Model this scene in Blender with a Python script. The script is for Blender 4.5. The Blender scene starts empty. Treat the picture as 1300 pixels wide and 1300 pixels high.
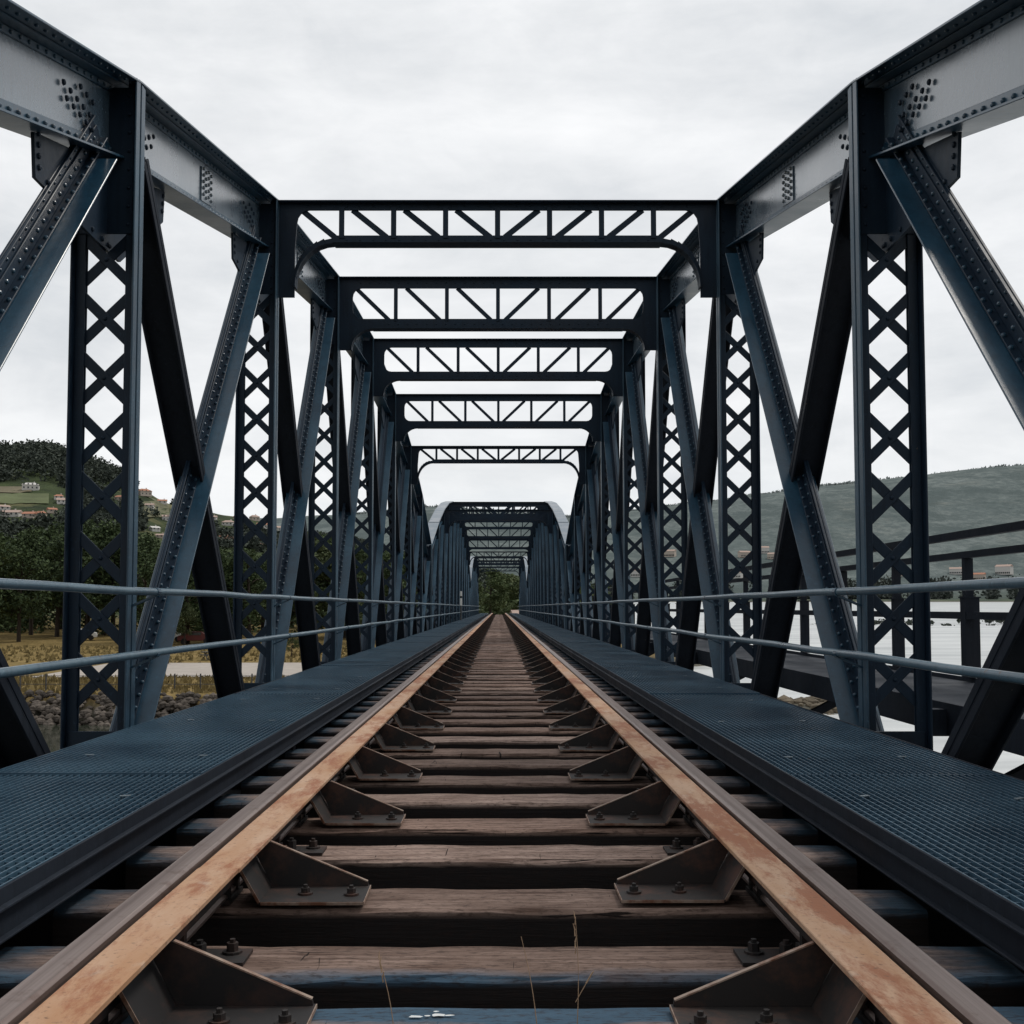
import bpy, bmesh, math, random
from mathutils import Vector, Matrix, noise
random.seed(7)
R = math.radians
scene = bpy.context.scene
COL = scene.collection

# ------------------------------------------------------------------ camera model (height of the rail head is z = 0)
CX, CZ, F = 0.015, 0.714, 1400.0
PX, PY = 633.5, 695.0
TH = R(3.1)
def ray(px, py):
    u = (px-PX)/F; v = (PY-py)/F
    return Vector((u, math.cos(TH)-v*math.sin(TH), math.sin(TH)+v*math.cos(TH)))
def at(px, py, Y):
    r = ray(px, py); t = Y/r.y
    return Vector((CX+r.x*t, Y, CZ+r.z*t))

# ------------------------------------------------------------------ mesh builder
class MB:
    def __init__(s): s.v = []; s.f = []; s.m = []
    def poly(s, pts, faces, mi=0):
        b = len(s.v); s.v += [tuple(p) for p in pts]
        s.f += [tuple(b+i for i in f) for f in faces]; s.m += [mi]*len(faces)
    def box(s, x0, x1, y0, y1, z0, z1, mi=0):
        if x0 > x1: x0, x1 = x1, x0
        s.poly([(x0,y0,z0),(x1,y0,z0),(x1,y1,z0),(x0,y1,z0),(x0,y0,z1),(x1,y0,z1),(x1,y1,z1),(x0,y1,z1)],
               [(0,3,2,1),(4,5,6,7),(0,1,5,4),(1,2,6,5),(2,3,7,6),(3,0,4,7)], mi)
    def beam(s, p0, p1, side, a0, a1, b0, b1, mi=0):
        p0 = Vector(p0); p1 = Vector(p1); d = (p1-p0).normalized(); side = Vector(side)
        n = side.cross(d).normalized(); side = d.cross(n).normalized()
        P = []
        for p in (p0, p1):
            for a, b in ((a0,b0),(a1,b0),(a1,b1),(a0,b1)): P.append(p+side*a+n*b)
        s.poly(P, [(3,2,1,0),(4,5,6,7),(0,1,5,4),(1,2,6,5),(2,3,7,6),(3,0,4,7)], mi)
    def tube(s, pts, r, n=8, r1=None, cap=True, mi=0):
        pts = [Vector(p) for p in pts]; b = len(s.v); N = len(pts)
        for i, p in enumerate(pts):
            d = (pts[min(i+1,N-1)]-pts[max(i-1,0)]).normalized()
            a = d.cross(Vector((0,0,1)))
            if a.length < 1e-3: a = d.cross(Vector((0,1,0)))
            a.normalize(); c = d.cross(a)
            rr = r if r1 is None else r+(r1-r)*i/(N-1)
            for k in range(n):
                t = 2*math.pi*k/n; s.v.append(tuple(p+a*math.cos(t)*rr+c*math.sin(t)*rr))
        for i in range(N-1):
            for k in range(n):
                k2 = (k+1)%n; s.f.append((b+i*n+k, b+i*n+k2, b+(i+1)*n+k2, b+(i+1)*n+k)); s.m.append(mi)
        if cap:
            s.f.append(tuple(b+k for k in range(n))[::-1]); s.f.append(tuple(b+(N-1)*n+k for k in range(n))); s.m += [mi, mi]
    def sweep(s, path, sec, mi=0):                     # vertical sections along (y,z) path
        b = len(s.v); n = len(sec)
        for (y, z) in path:
            for (x, dz) in sec: s.v.append((x, y, z+dz))
        for i in range(len(path)-1):
            for k in range(n):
                k2 = (k+1)%n; s.f.append((b+i*n+k, b+i*n+k2, b+(i+1)*n+k2, b+(i+1)*n+k)); s.m.append(mi)
        s.f.append(tuple(range(b, b+n))); s.f.append(tuple(range(b+(len(path)-1)*n, b+len(path)*n))); s.m += [mi, mi]
    def rivet(s, c, nrm, r=.014, h=.012, n=6):
        c = Vector(c); nrm = Vector(nrm).normalized()
        a = nrm.orthogonal().normalized(); d = nrm.cross(a); b = len(s.v)
        for (rr, hh) in ((r, 0), (r*.8, h*.7)):
            for k in range(n):
                t = 2*math.pi*k/n; s.v.append(tuple(c+a*math.cos(t)*rr+d*math.sin(t)*rr+nrm*hh))
        s.v.append(tuple(c+nrm*h))
        for k in range(n):
            k2 = (k+1)%n; s.f.append((b+k, b+k2, b+n+k2, b+n+k)); s.f.append((b+n+k, b+n+k2, b+2*n)); s.m += [0, 0]
    def build(s, name, mat, parent=None, loc=None, norm=True, smooth=False, bevel=0):
        me = bpy.data.meshes.new(name); me.from_pydata(s.v, [], s.f)
        mats = mat if isinstance(mat, (list, tuple)) else [mat]
        for m_ in mats: me.materials.append(m_)
        if len(mats) > 1: me.polygons.foreach_set('material_index', s.m)
        if norm:
            bm = bmesh.new(); bm.from_mesh(me); bmesh.ops.recalc_face_normals(bm, faces=bm.faces); bm.to_mesh(me); bm.free()
        if smooth: me.polygons.foreach_set('use_smooth', [True]*len(me.polygons))
        me.update()
        o = bpy.data.objects.new(name, me); COL.objects.link(o)
        if parent: o.parent = parent
        if loc is not None: o.location = loc
        if bevel:
            bv = o.modifiers.new('edge', 'BEVEL'); bv.width = bevel; bv.segments = 1; bv.limit_method = 'ANGLE'; bv.angle_limit = R(40)
        return o
def tag(o, label=None, cat=None, group=None, kind=None):
    if label: o['label'] = label
    if cat: o['category'] = cat
    if group: o['group'] = group
    if kind: o['kind'] = kind
    return o
def empty(name, loc=(0,0,0), rz=0):
    o = bpy.data.objects.new(name, None); o.empty_display_size = .2; COL.objects.link(o); o.location = loc; o.rotation_euler = (0,0,rz); return o
def kids(o): return [c for c in o.children]
def copy_tree(o, parent=None):
    ch = kids(o); c = o.copy(); COL.objects.link(c); c.parent = parent
    for k in ch: copy_tree(k, c)
    return c

# ------------------------------------------------------------------ materials
def newmat(name):
    m = bpy.data.materials.new(name); m.use_nodes = True; nt = m.node_tree
    return m, nt, nt.nodes['Principled BSDF']
def nd(nt, t, **kw):
    n = nt.nodes.new(t)
    for k, v in kw.items():
        if k in n.inputs.keys(): n.inputs[k].default_value = v
        else: setattr(n, k, v)
    return n
def coords(nt, scale=(1,1,1), obj=True):
    tc = nd(nt, 'ShaderNodeTexCoord')
    mp = nd(nt, 'ShaderNodeMapping'); mp.inputs['Scale'].default_value = scale
    nt.links.new(tc.outputs['Object'], mp.inputs['Vector']); return mp.outputs['Vector']
def ntex(nt, vec, scale, detail=4, rough=.55, dist=0):
    n = nd(nt, 'ShaderNodeTexNoise'); n.inputs['Scale'].default_value = scale; n.inputs['Detail'].default_value = detail
    n.inputs['Roughness'].default_value = rough; n.inputs['Distortion'].default_value = dist
    nt.links.new(vec, n.inputs['Vector']); return n.outputs['Fac']
def ramp(nt, fac, stops):
    r = nd(nt, 'ShaderNodeValToRGB'); cr = r.color_ramp
    while len(cr.elements) < len(stops): cr.elements.new(.5)
    for e, (p, c) in zip(cr.elements, stops):
        e.position = p; e.color = (c[0], c[1], c[2], 1) if isinstance(c, (tuple, list)) else (c, c, c, 1)
    nt.links.new(fac, r.inputs['Fac']); return r.outputs['Color']
def mix(nt, fac, a, b, mode='MIX'):
    n = nd(nt, 'ShaderNodeMix'); n.data_type = 'RGBA'; n.blend_type = mode
    for sock, v in ((n.inputs[0], fac), (n.inputs[6], a), (n.inputs[7], b)):
        if isinstance(v, (int, float)): sock.default_value = v
        elif isinstance(v, (tuple, list)): sock.default_value = (v[0], v[1], v[2], 1)
        else: nt.links.new(v, sock)
    return n.outputs[2]
def bump(nt, b, h, strength, dist):
    n = nd(nt, 'ShaderNodeBump'); n.inputs['Strength'].default_value = strength; n.inputs['Distance'].default_value = dist
    nt.links.new(h, n.inputs['Height']); nt.links.new(n.outputs['Normal'], b.inputs['Normal'])

def steel(name, c0, c1, rough=.36, coat=.25, rust=.0, spec=.5):
    m, nt, b = newmat(name)
    v = coords(nt); vs = coords(nt, (6, 6, .7))
    big = ntex(nt, v, 1.3, 5, .6); fine = ntex(nt, v, 38, 4, .6); streak = ntex(nt, vs, 3.5, 5, .65)
    col = mix(nt, ramp(nt, big, [(.32, 0), (.68, 1)]), c0, c1)
    col = mix(nt, ramp(nt, streak, [(.5, 0), (.78, .55)]), col, tuple(x*.4 for x in c0))
    col = mix(nt, ramp(nt, fine, [(.60, 0), (.74, .35)]), col, tuple(min(1, x*2.2) for x in c1))
    if rust:
        rf = ntex(nt, v, 5.0, 8, .72)
        col = mix(nt, ramp(nt, rf, [(.66-rust*.1, 0), (.74-rust*.1, .9)]), col, (.12, .045, .02))
    nt.links.new(col, b.inputs['Base Color'])
    rr = ramp(nt, big, [(.3, rough*.75), (.7, rough*1.35)])
    nt.links.new(rr, b.inputs['Roughness'])
    b.inputs['Coat Weight'].default_value = coat; b.inputs['Coat Roughness'].default_value = .22
    b.inputs['Specular IOR Level'].default_value = spec
    ma = nd(nt, 'ShaderNodeMath'); ma.operation = 'MULTIPLY_ADD'; nt.links.new(ntex(nt, v, 2.6, 3, .5), ma.inputs[0]); ma.inputs[1].default_value = 3.0; nt.links.new(ntex(nt, v, 22, 5, .6), ma.inputs[2])
    bump(nt, b, ma.outputs[0], .3, .004)
    chip = ntex(nt, coords(nt, (1, 1, 1)), 11, 6, .75)
    col2 = mix(nt, ramp(nt, chip, [(.69, 0), (.715, .7)]), col, (.16,.13,.11)); nt.links.new(col2, b.inputs['Base Color'])
    return m
M = {}
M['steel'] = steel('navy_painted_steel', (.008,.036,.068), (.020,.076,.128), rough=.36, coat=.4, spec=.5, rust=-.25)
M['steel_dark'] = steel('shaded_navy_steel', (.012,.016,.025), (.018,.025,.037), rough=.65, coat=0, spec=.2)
M['steel_frame'] = steel('frame_navy_steel', (.008,.018,.034), (.013,.031,.055), rough=.5, coat=.0, spec=.25)
M['steel_web'] = steel('sheen_pale_navy_plate', (.045,.082,.120), (.125,.175,.220), rough=.25, coat=.8, spec=.8)  # paler base puts the sky's sheen into the navy web colour
M['grating'] = steel('grating_steel', (.018,.048,.082), (.052,.116,.172), rough=.45, coat=.1)
M['pipe'] = steel('handrail_paint', (.050,.100,.145), (.10,.175,.225), rough=.34, coat=.35, rust=.15)
M['clip'] = steel('worn_clip', (.10,.14,.17), (.25,.30,.33), rough=.4)
def darkplain(name, c, rough=.9):
    m, nt, b = newmat(name); v = coords(nt)
    col = mix(nt, ntex(nt, v, 3, 5), tuple(x*.6 for x in c), tuple(min(1,x*1.4) for x in c))
    nt.links.new(col, b.inputs['Base Color']); b.inputs['Roughness'].default_value = rough
    b.inputs['Specular IOR Level'].default_value = .15
    return m
M['pan'] = darkplain('shade_dark_steel', (.03,.03,.032))  # near-black colour stands in for shade under sleepers and grating
# guard bar rust
m, nt, b = newmat('orange_rust'); v = coords(nt); vy = coords(nt, (3, .8, 3))
col = mix(nt, ramp(nt, ntex(nt, vy, 2.0, 6, .65), [(.38, 0), (.62, 1)]), (.52,.345,.235), (.43,.235,.125))
col = mix(nt, ramp(nt, ntex(nt, vy, 1.5, 8, .78, .15), [(.48, 0), (.57, .85)]), col, (.29,.10,.042))
col = mix(nt, ramp(nt, ntex(nt, v, 60, 4, .6), [(.58, 0), (.72, .8)]), col, (.16,.085,.05))
col = mix(nt, ramp(nt, ntex(nt, coords(nt, (2, 1, 2)), 7, 5, .6), [(.60, 0), (.72, .45)]), col, (.55,.46,.37))
nt.links.new(col, b.inputs['Base Color']); b.inputs['Roughness'].default_value = .72
bump(nt, b, ntex(nt, v, 70, 4, .6), .4, .003); M['guard'] = m
# rail
m, nt, b = newmat('worn_rail_steel'); v = coords(nt, (60, .5, 60)); v2 = coords(nt)
col = mix(nt, ramp(nt, ntex(nt, v, 1.0, 5, .6), [(.3, 0), (.7, 1)]), (.15,.105,.09), (.33,.26,.235))
col = mix(nt, ramp(nt, ntex(nt, v2, 9, 6, .7), [(.56, 0), (.68, .6)]), col, (.10,.045,.025))
nt.links.new(col, b.inputs['Base Color']); b.inputs['Metallic'].default_value = .55; b.inputs['Roughness'].default_value = .38
bump(nt, b, ntex(nt, v, 1.6, 5), .3, .003); M['rail'] = m
m, nt, b = newmat('rusty_bracket'); v = coords(nt)
col = mix(nt, ramp(nt, ntex(nt, v, 9, 6, .7), [(.48, 0), (.72, 1)]), (.015,.013,.013), (.075,.035,.023))
oi = nd(nt, 'ShaderNodeObjectInfo')
col = mix(nt, 1.0, col, ramp(nt, oi.outputs['Random'], [(0, (.6,.6,.65)), (.5, (1,.95,.9)), (1, (1.25,1.0,.92))]), 'MULTIPLY')
nt.links.new(col, b.inputs['Base Color']); b.inputs['Roughness'].default_value = .7; M['bracket'] = m
m, nt, b = newmat('worn_plate_edge'); v = coords(nt)
col = mix(nt, ramp(nt, ntex(nt, v, 15, 6, .7), [(.42, 0), (.62, 1)]), (.32,.24,.19), (.15,.06,.03))
nt.links.new(col, b.inputs['Base Color']); b.inputs['Roughness'].default_value = .6; M['edge'] = m
# wood
def wood(name, blue):
    m, nt, b = newmat(name)
    tc = nd(nt, 'ShaderNodeTexCoord'); oi = nd(nt, 'ShaderNodeObjectInfo')
    ad = nd(nt, 'ShaderNodeVectorMath'); ad.operation = 'ADD'
    cx = nd(nt, 'ShaderNodeCombineXYZ'); mu = nd(nt, 'ShaderNodeMath'); mu.operation = 'MULTIPLY'; mu.inputs[1].default_value = 37.0
    nt.links.new(oi.outputs['Random'], mu.inputs[0]); nt.links.new(mu.outputs[0], cx.inputs[1]); nt.links.new(mu.outputs[0], cx.inputs[2])
    nt.links.new(tc.outputs['Object'], ad.inputs[0]); nt.links.new(cx.outputs[0], ad.inputs[1])
    def mp(sc):
        q = nd(nt, 'ShaderNodeMapping'); q.inputs['Scale'].default_value = sc; nt.links.new(ad.outputs[0], q.inputs['Vector']); return q.outputs['Vector']
    g = ntex(nt, mp((1.6, 34, 34)), 1.6, 8, .7, .5); p = ntex(nt, mp((2, 5, 5)), 1.5, 5, .6)
    cr = ntex(nt, mp((26, 2.6, 2.6)), 1.3, 3, .5, 1.6)
    col = mix(nt, ramp(nt, g, [(.32, 0), (.66, 1)]), (.125,.077,.060), (.53,.41,.355))
    col = mix(nt, ramp(nt, p, [(.42, 0), (.68, .6)]), col, (.14,.09,.07))
    col = mix(nt, ramp(nt, cr, [(.27, 1), (.30, 0)]), col, (.02,.014,.012))
    col = mix(nt, ramp(nt, ntex(nt, mp((1.2, 60, 60)), 1.1, 3, .5, .8), [(.33, 1), (.37, 0)]), col, (.02,.014,.012))
    mm = nd(nt, 'ShaderNodeMix'); mm.data_type = 'RGBA'; mm.blend_type = 'MULTIPLY'; mm.inputs[0].default_value = 1
    rv = ramp(nt, oi.outputs['Random'], [(0, (.50,.48,.47)), (.45, (.86,.78,.73)), (1, (1.0,1.0,1.0))])
    nt.links.new(col, mm.inputs[6]); nt.links.new(rv, mm.inputs[7]); col = mm.outputs[2]
    sx = nd(nt, 'ShaderNodeSeparateXYZ'); nt.links.new(tc.outputs['Object'], sx.inputs[0])
    ab = nd(nt, 'ShaderNodeMath'); ab.operation = 'ABSOLUTE'; nt.links.new(sx.outputs['X'], ab.inputs[0])
    nn = nd(nt, 'ShaderNodeMath'); nn.operation = 'MULTIPLY_ADD'; nt.links.new(p, nn.inputs[0]); nn.inputs[1].default_value = .5; nt.links.new(ab.outputs[0], nn.inputs[2])
    fac = ramp(nt, nn.outputs[0], [(.0, 0), (.93, 0)] if False else [(.0, 0), (1.0, 1)])
    rg = nd(nt, 'ShaderNodeMapRange'); rg.inputs['From Min'].default_value = 1.27; rg.inputs['From Max'].default_value = 1.50
    nt.links.new(nn.outputs[0], rg.inputs['Value'])
    col = mix(nt, rg.outputs[0], col, (.026,.050,.074))
    if blue:
        ny = nd(nt, 'ShaderNodeMath'); ny.operation = 'MULTIPLY_ADD'; nt.links.new(p, ny.inputs[0]); ny.inputs[1].default_value = .16 ; nt.links.new(sx.outputs['Y'], ny.inputs[2])
        rb = nd(nt, 'ShaderNodeMapRange'); lo, hi = blue; rb.inputs['From Min'].default_value = lo; rb.inputs['From Max'].default_value = hi
        nt.links.new(ny.outputs[0], rb.inputs['Value'])
        col = mix(nt, rb.outputs[0], col, mix(nt, g, (.030,.062,.10), (.085,.145,.205)))
    # shade between sleepers painted near-black on the sides, below the weathered top
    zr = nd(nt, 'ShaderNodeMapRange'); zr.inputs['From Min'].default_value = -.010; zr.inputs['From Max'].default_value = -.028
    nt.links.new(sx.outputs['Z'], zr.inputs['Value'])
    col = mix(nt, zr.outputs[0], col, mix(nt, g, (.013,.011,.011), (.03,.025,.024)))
    nt.links.new(col, b.inputs['Base Color']); b.inputs['Roughness'].default_value = .85
    b.inputs['Specular IOR Level'].default_value = .18
    fs = ntex(nt, mp((14, 40, 40)), 2.2, 5, .7)
    col3 = mix(nt, ramp(nt, fs, [(.36, .6), (.5, 0)]), col, (.03,.02,.017)); nt.links.new(col3, b.inputs['Base Color'])
    bump(nt, b, g, .8, .006)
    return m
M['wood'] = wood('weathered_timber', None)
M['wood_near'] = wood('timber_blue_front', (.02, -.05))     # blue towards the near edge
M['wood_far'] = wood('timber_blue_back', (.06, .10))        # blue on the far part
# general
def flat(name, c, rough=.8, var=.25, sc=2.0, bmp=0, spec=.3):
    m, nt, b = newmat(name); v = coords(nt)
    col = mix(nt, ramp(nt, ntex(nt, v, sc, 6, .65), [(.3, 0), (.7, 1)]), tuple(x*(1-var) for x in c), tuple(min(1,x*(1+var)) for x in c))
    nt.links.new(col, b.inputs['Base Color']); b.inputs['Roughness'].default_value = rough; b.inputs['Specular IOR Level'].default_value = spec
    if bmp: bump(nt, b, ntex(nt, v, sc*3, 6, .6), .6, bmp)
    return m
def leafmat(name, a, c):
    m, nt, b = newmat(name); g = nd(nt, 'ShaderNodeNewGeometry')
    v = coords(nt); f = ntex(nt, v, .35, 3)
    col = mix(nt, g.outputs['Random Per Island'], a, c); col = mix(nt, ramp(nt, f, [(.4, 0), (.65, .55)]), col, tuple(x*.45 for x in a))
    nt.links.new(col, b.inputs['Base Color']); b.inputs['Roughness'].default_value = .8; b.inputs['Specular IOR Level'].default_value = .15
    return m
M['leaf_pine'] = leafmat('pine_needles', (.026,.044,.020), (.105,.145,.062))
M['leaf_olive'] = leafmat('olive_leaves', (.045,.065,.028), (.13,.155,.075))
M['leaf_green'] = leafmat('green_leaves', (.045,.072,.028), (.17,.21,.10))
M['leaf_hill'] = leafmat('hillside_foliage', (.038,.050,.042), (.095,.112,.088))  # a little haze is put into this foliage colour
M['leaf_far'] = leafmat('distant_foliage', (.27,.31,.305), (.37,.41,.40))  # pale grey-green has the distance haze mixed into the colour
M['bark'] = flat('bark', (.045,.035,.028), .9, .4, 6)
M['white_wall'] = flat('whitewash', (.62,.60,.57), .9, .12, 1)
M['cream_wall'] = flat('cream_wall', (.50,.43,.37), .9, .12, 1)
M['roof'] = flat('terracotta_roof', (.42,.20,.13), .9, .25, 3)
M['roof_pale'] = flat('pale_roof', (.44,.33,.28), .9, .2, 3)
M['window'] = flat('window_glass', (.03,.035,.04), .15, .1, 1, spec=.6)
M['stone'] = flat('granite', (.26,.235,.20), .9, .45, 1.2, .05)
M['rock'] = leafmat('revetment_rock', (.045,.038,.032), (.20,.17,.145))
M['mud'] = flat('mud', (.17,.14,.10), .9, .5, .3, .05)
M['path'] = flat('pale_gravel_path', (.40,.36,.32), .95, .12, .8)
M['white_paint'] = flat('white_paint', (.7,.7,.68), .6, .1, 4)
M['red_paint'] = flat('red_paint', (.13,.03,.028), .4, .15, 2)
M['black_rubber'] = flat('black_rubber', (.02,.02,.02), .8, .1, 4)
M['straw'] = flat('dry_grass_stalk', (.42,.29,.19), .8, .25, 30)
M['dropping'] = flat('chalky_splash', (.7,.72,.72), .8, .1, 30)
M['grey_metal'] = flat('grey_metal', (.09,.09,.09), .6, .2, 4)

# ------------------------------------------------------------------ bridge data (metres)
XP, XO, XC, L = 2.30, 2.705, 2.5025, 4.40
ZB = -.50
Y0 = 2.57
def span_nodes(n, hc, c):
    return [(k*L, XP*(hc-c*(k-n/2)**2)+CZ) for k in range(n+1)]
def top_at(nodes, y):
    k = max(0, min(len(nodes)-2, int(y//L))); t = (y-nodes[k][0])/L
    return nodes[k][1]+(nodes[k+1][1]-nodes[k][1])*t
DEPTH = .50
def sx(s, a, b): return (s*a, s*b) if s > 0 else (s*b, s*a)

def make_post(s, y, zt, root, detail):
    mb = MB(); zb = -.80
    for xa, xb in ((XP, XP+.075), (XO-.075, XO)):
        edge = xa if xa == XP else xb
        inn = .012 if xa == XP else -.012
        mi = 1 if xa == XP else 0
        mb.box(s*edge, s*(edge+inn), y-.085, y-.012, zb, zt, mi)
        mb.box(s*edge, s*(edge+inn), y+.012, y+.085, zb, zt, mi)
        lo, hi = (xa+.012, xb) if xa == XP else (xa, xb-.012)
        mb.box(s*lo, s*hi, y-.024, y-.012, zb, zt); mb.box(s*lo, s*hi, y+.012, y+.024, zb, zt)
    bt = zt-1.0 if zt > 3.2 else zt-.75
    mb.box(s*(XP+.03), s*(XO-.03), y-.034, y-.0245, bt, zt-.04)
    mb.box(s*(XP+.03), s*(XO-.03), y-.034, y-.0245, -.79, -.06)
    z = bt-.16; hw = .15
    xa, xb = XP+.05, XO-.05
    while z > .05:
        for sg, yo in ((1, -.0060), (-1, .0060)):
            mb.beam((s*xa, y+yo, z-sg*hw), (s*xb, y+yo, z+sg*hw), (0,1,0), -.005, .005, -.034, .034)
        if detail: mb.rivet((s*(xa+xb)/2, y-.011, z), (0,-1,0), .016, .012)
        z -= .383
    if detail:
        for k in range(int((zt-bt)/.12)):
            for xx in (XP+.06, XO-.05): mb.rivet((s*xx, y-.034, bt+.06+k*.12), (0,-1,0), .013, .012)
    return mb.build('post', [M['steel_post'], M['grating']], root, bevel=.003 if detail else 0)

M['steel_post'] = M['steel_frame']
def make_diag(s, p0, p1, root, detail, kind):
    # p0 lower near (y,z), p1 upper far
    a = Vector((0, p0[0], p0[1])); b = Vector((0, p1[0], p1[1])); d = (b-a).normalized(); ln = (b-a).length
    n = Vector((s, 0, 0)).cross(d)      # beam()'s own normal for side=(s,0,0)
    up = 1 if n.z > 0 else -1
    mb = MB()
    def bm_(t0, t1, x0, x1, b0, b1, mi=0):
        if up < 0: b0, b1 = -b1, -b0
        mb.beam(a+d*t0, a+d*t1, (s,0,0), x0, x1, b0, b1, mi)
    if kind == 'main':
        bm_(0, ln-.42, XP+.005, XC-.016, -.006, .006)
        bm_(0, ln-.15, XC-.075, XC-.0155, .007, .019, 1)
        bm_(0, ln-.15, XC-.0150, XC+.0010, -.135, .165, 1)
        bm_(0, ln-.15, XC-.0270, XC-.0155, .0195, .100, 1)
        bm_(0, ln-.15, XC-.0360, XC-.0155, .150, .162, 1)
        bm_(0, ln-.42, XC-.07, XC-.0155, -.018, -.007)
        bm_(0, ln-.15, XC+.0015, XC+.075, .007, .019)
        if detail:
            N = int((ln-.3)/.105)
            for i in range(N):
                c = a+d*(.15+i*.105)
                mb.rivet(c+Vector((s*(XC-.060), 0, 0))+n*up*.019, n*up, .016, .014)
                mb.rivet(c+Vector((s*(XC-.0270), 0, 0))+n*up*.062, (-s,0,0), .015, .013)
                mb.rivet(c+Vector((s*(XC-.0150), 0, 0))+n*up*.128, (-s,0,0), .012, .011)
        o = mb.build('diagonal', [M['steel'], M['steel_frame']], root, bevel=.003 if detail else 0)
    else:
        bm_(.42, ln-.1, XC-.115, XC+.115, -.006, .006)
        for xx in (XC-.110, XC+.110):
            bm_(.45, ln-.12, xx-.008, xx+.008, -.06, -.007); bm_(.45, ln-.12, xx-.008, xx+.008, .007, .06)
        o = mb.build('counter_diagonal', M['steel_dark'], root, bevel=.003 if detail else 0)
    return o

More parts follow.
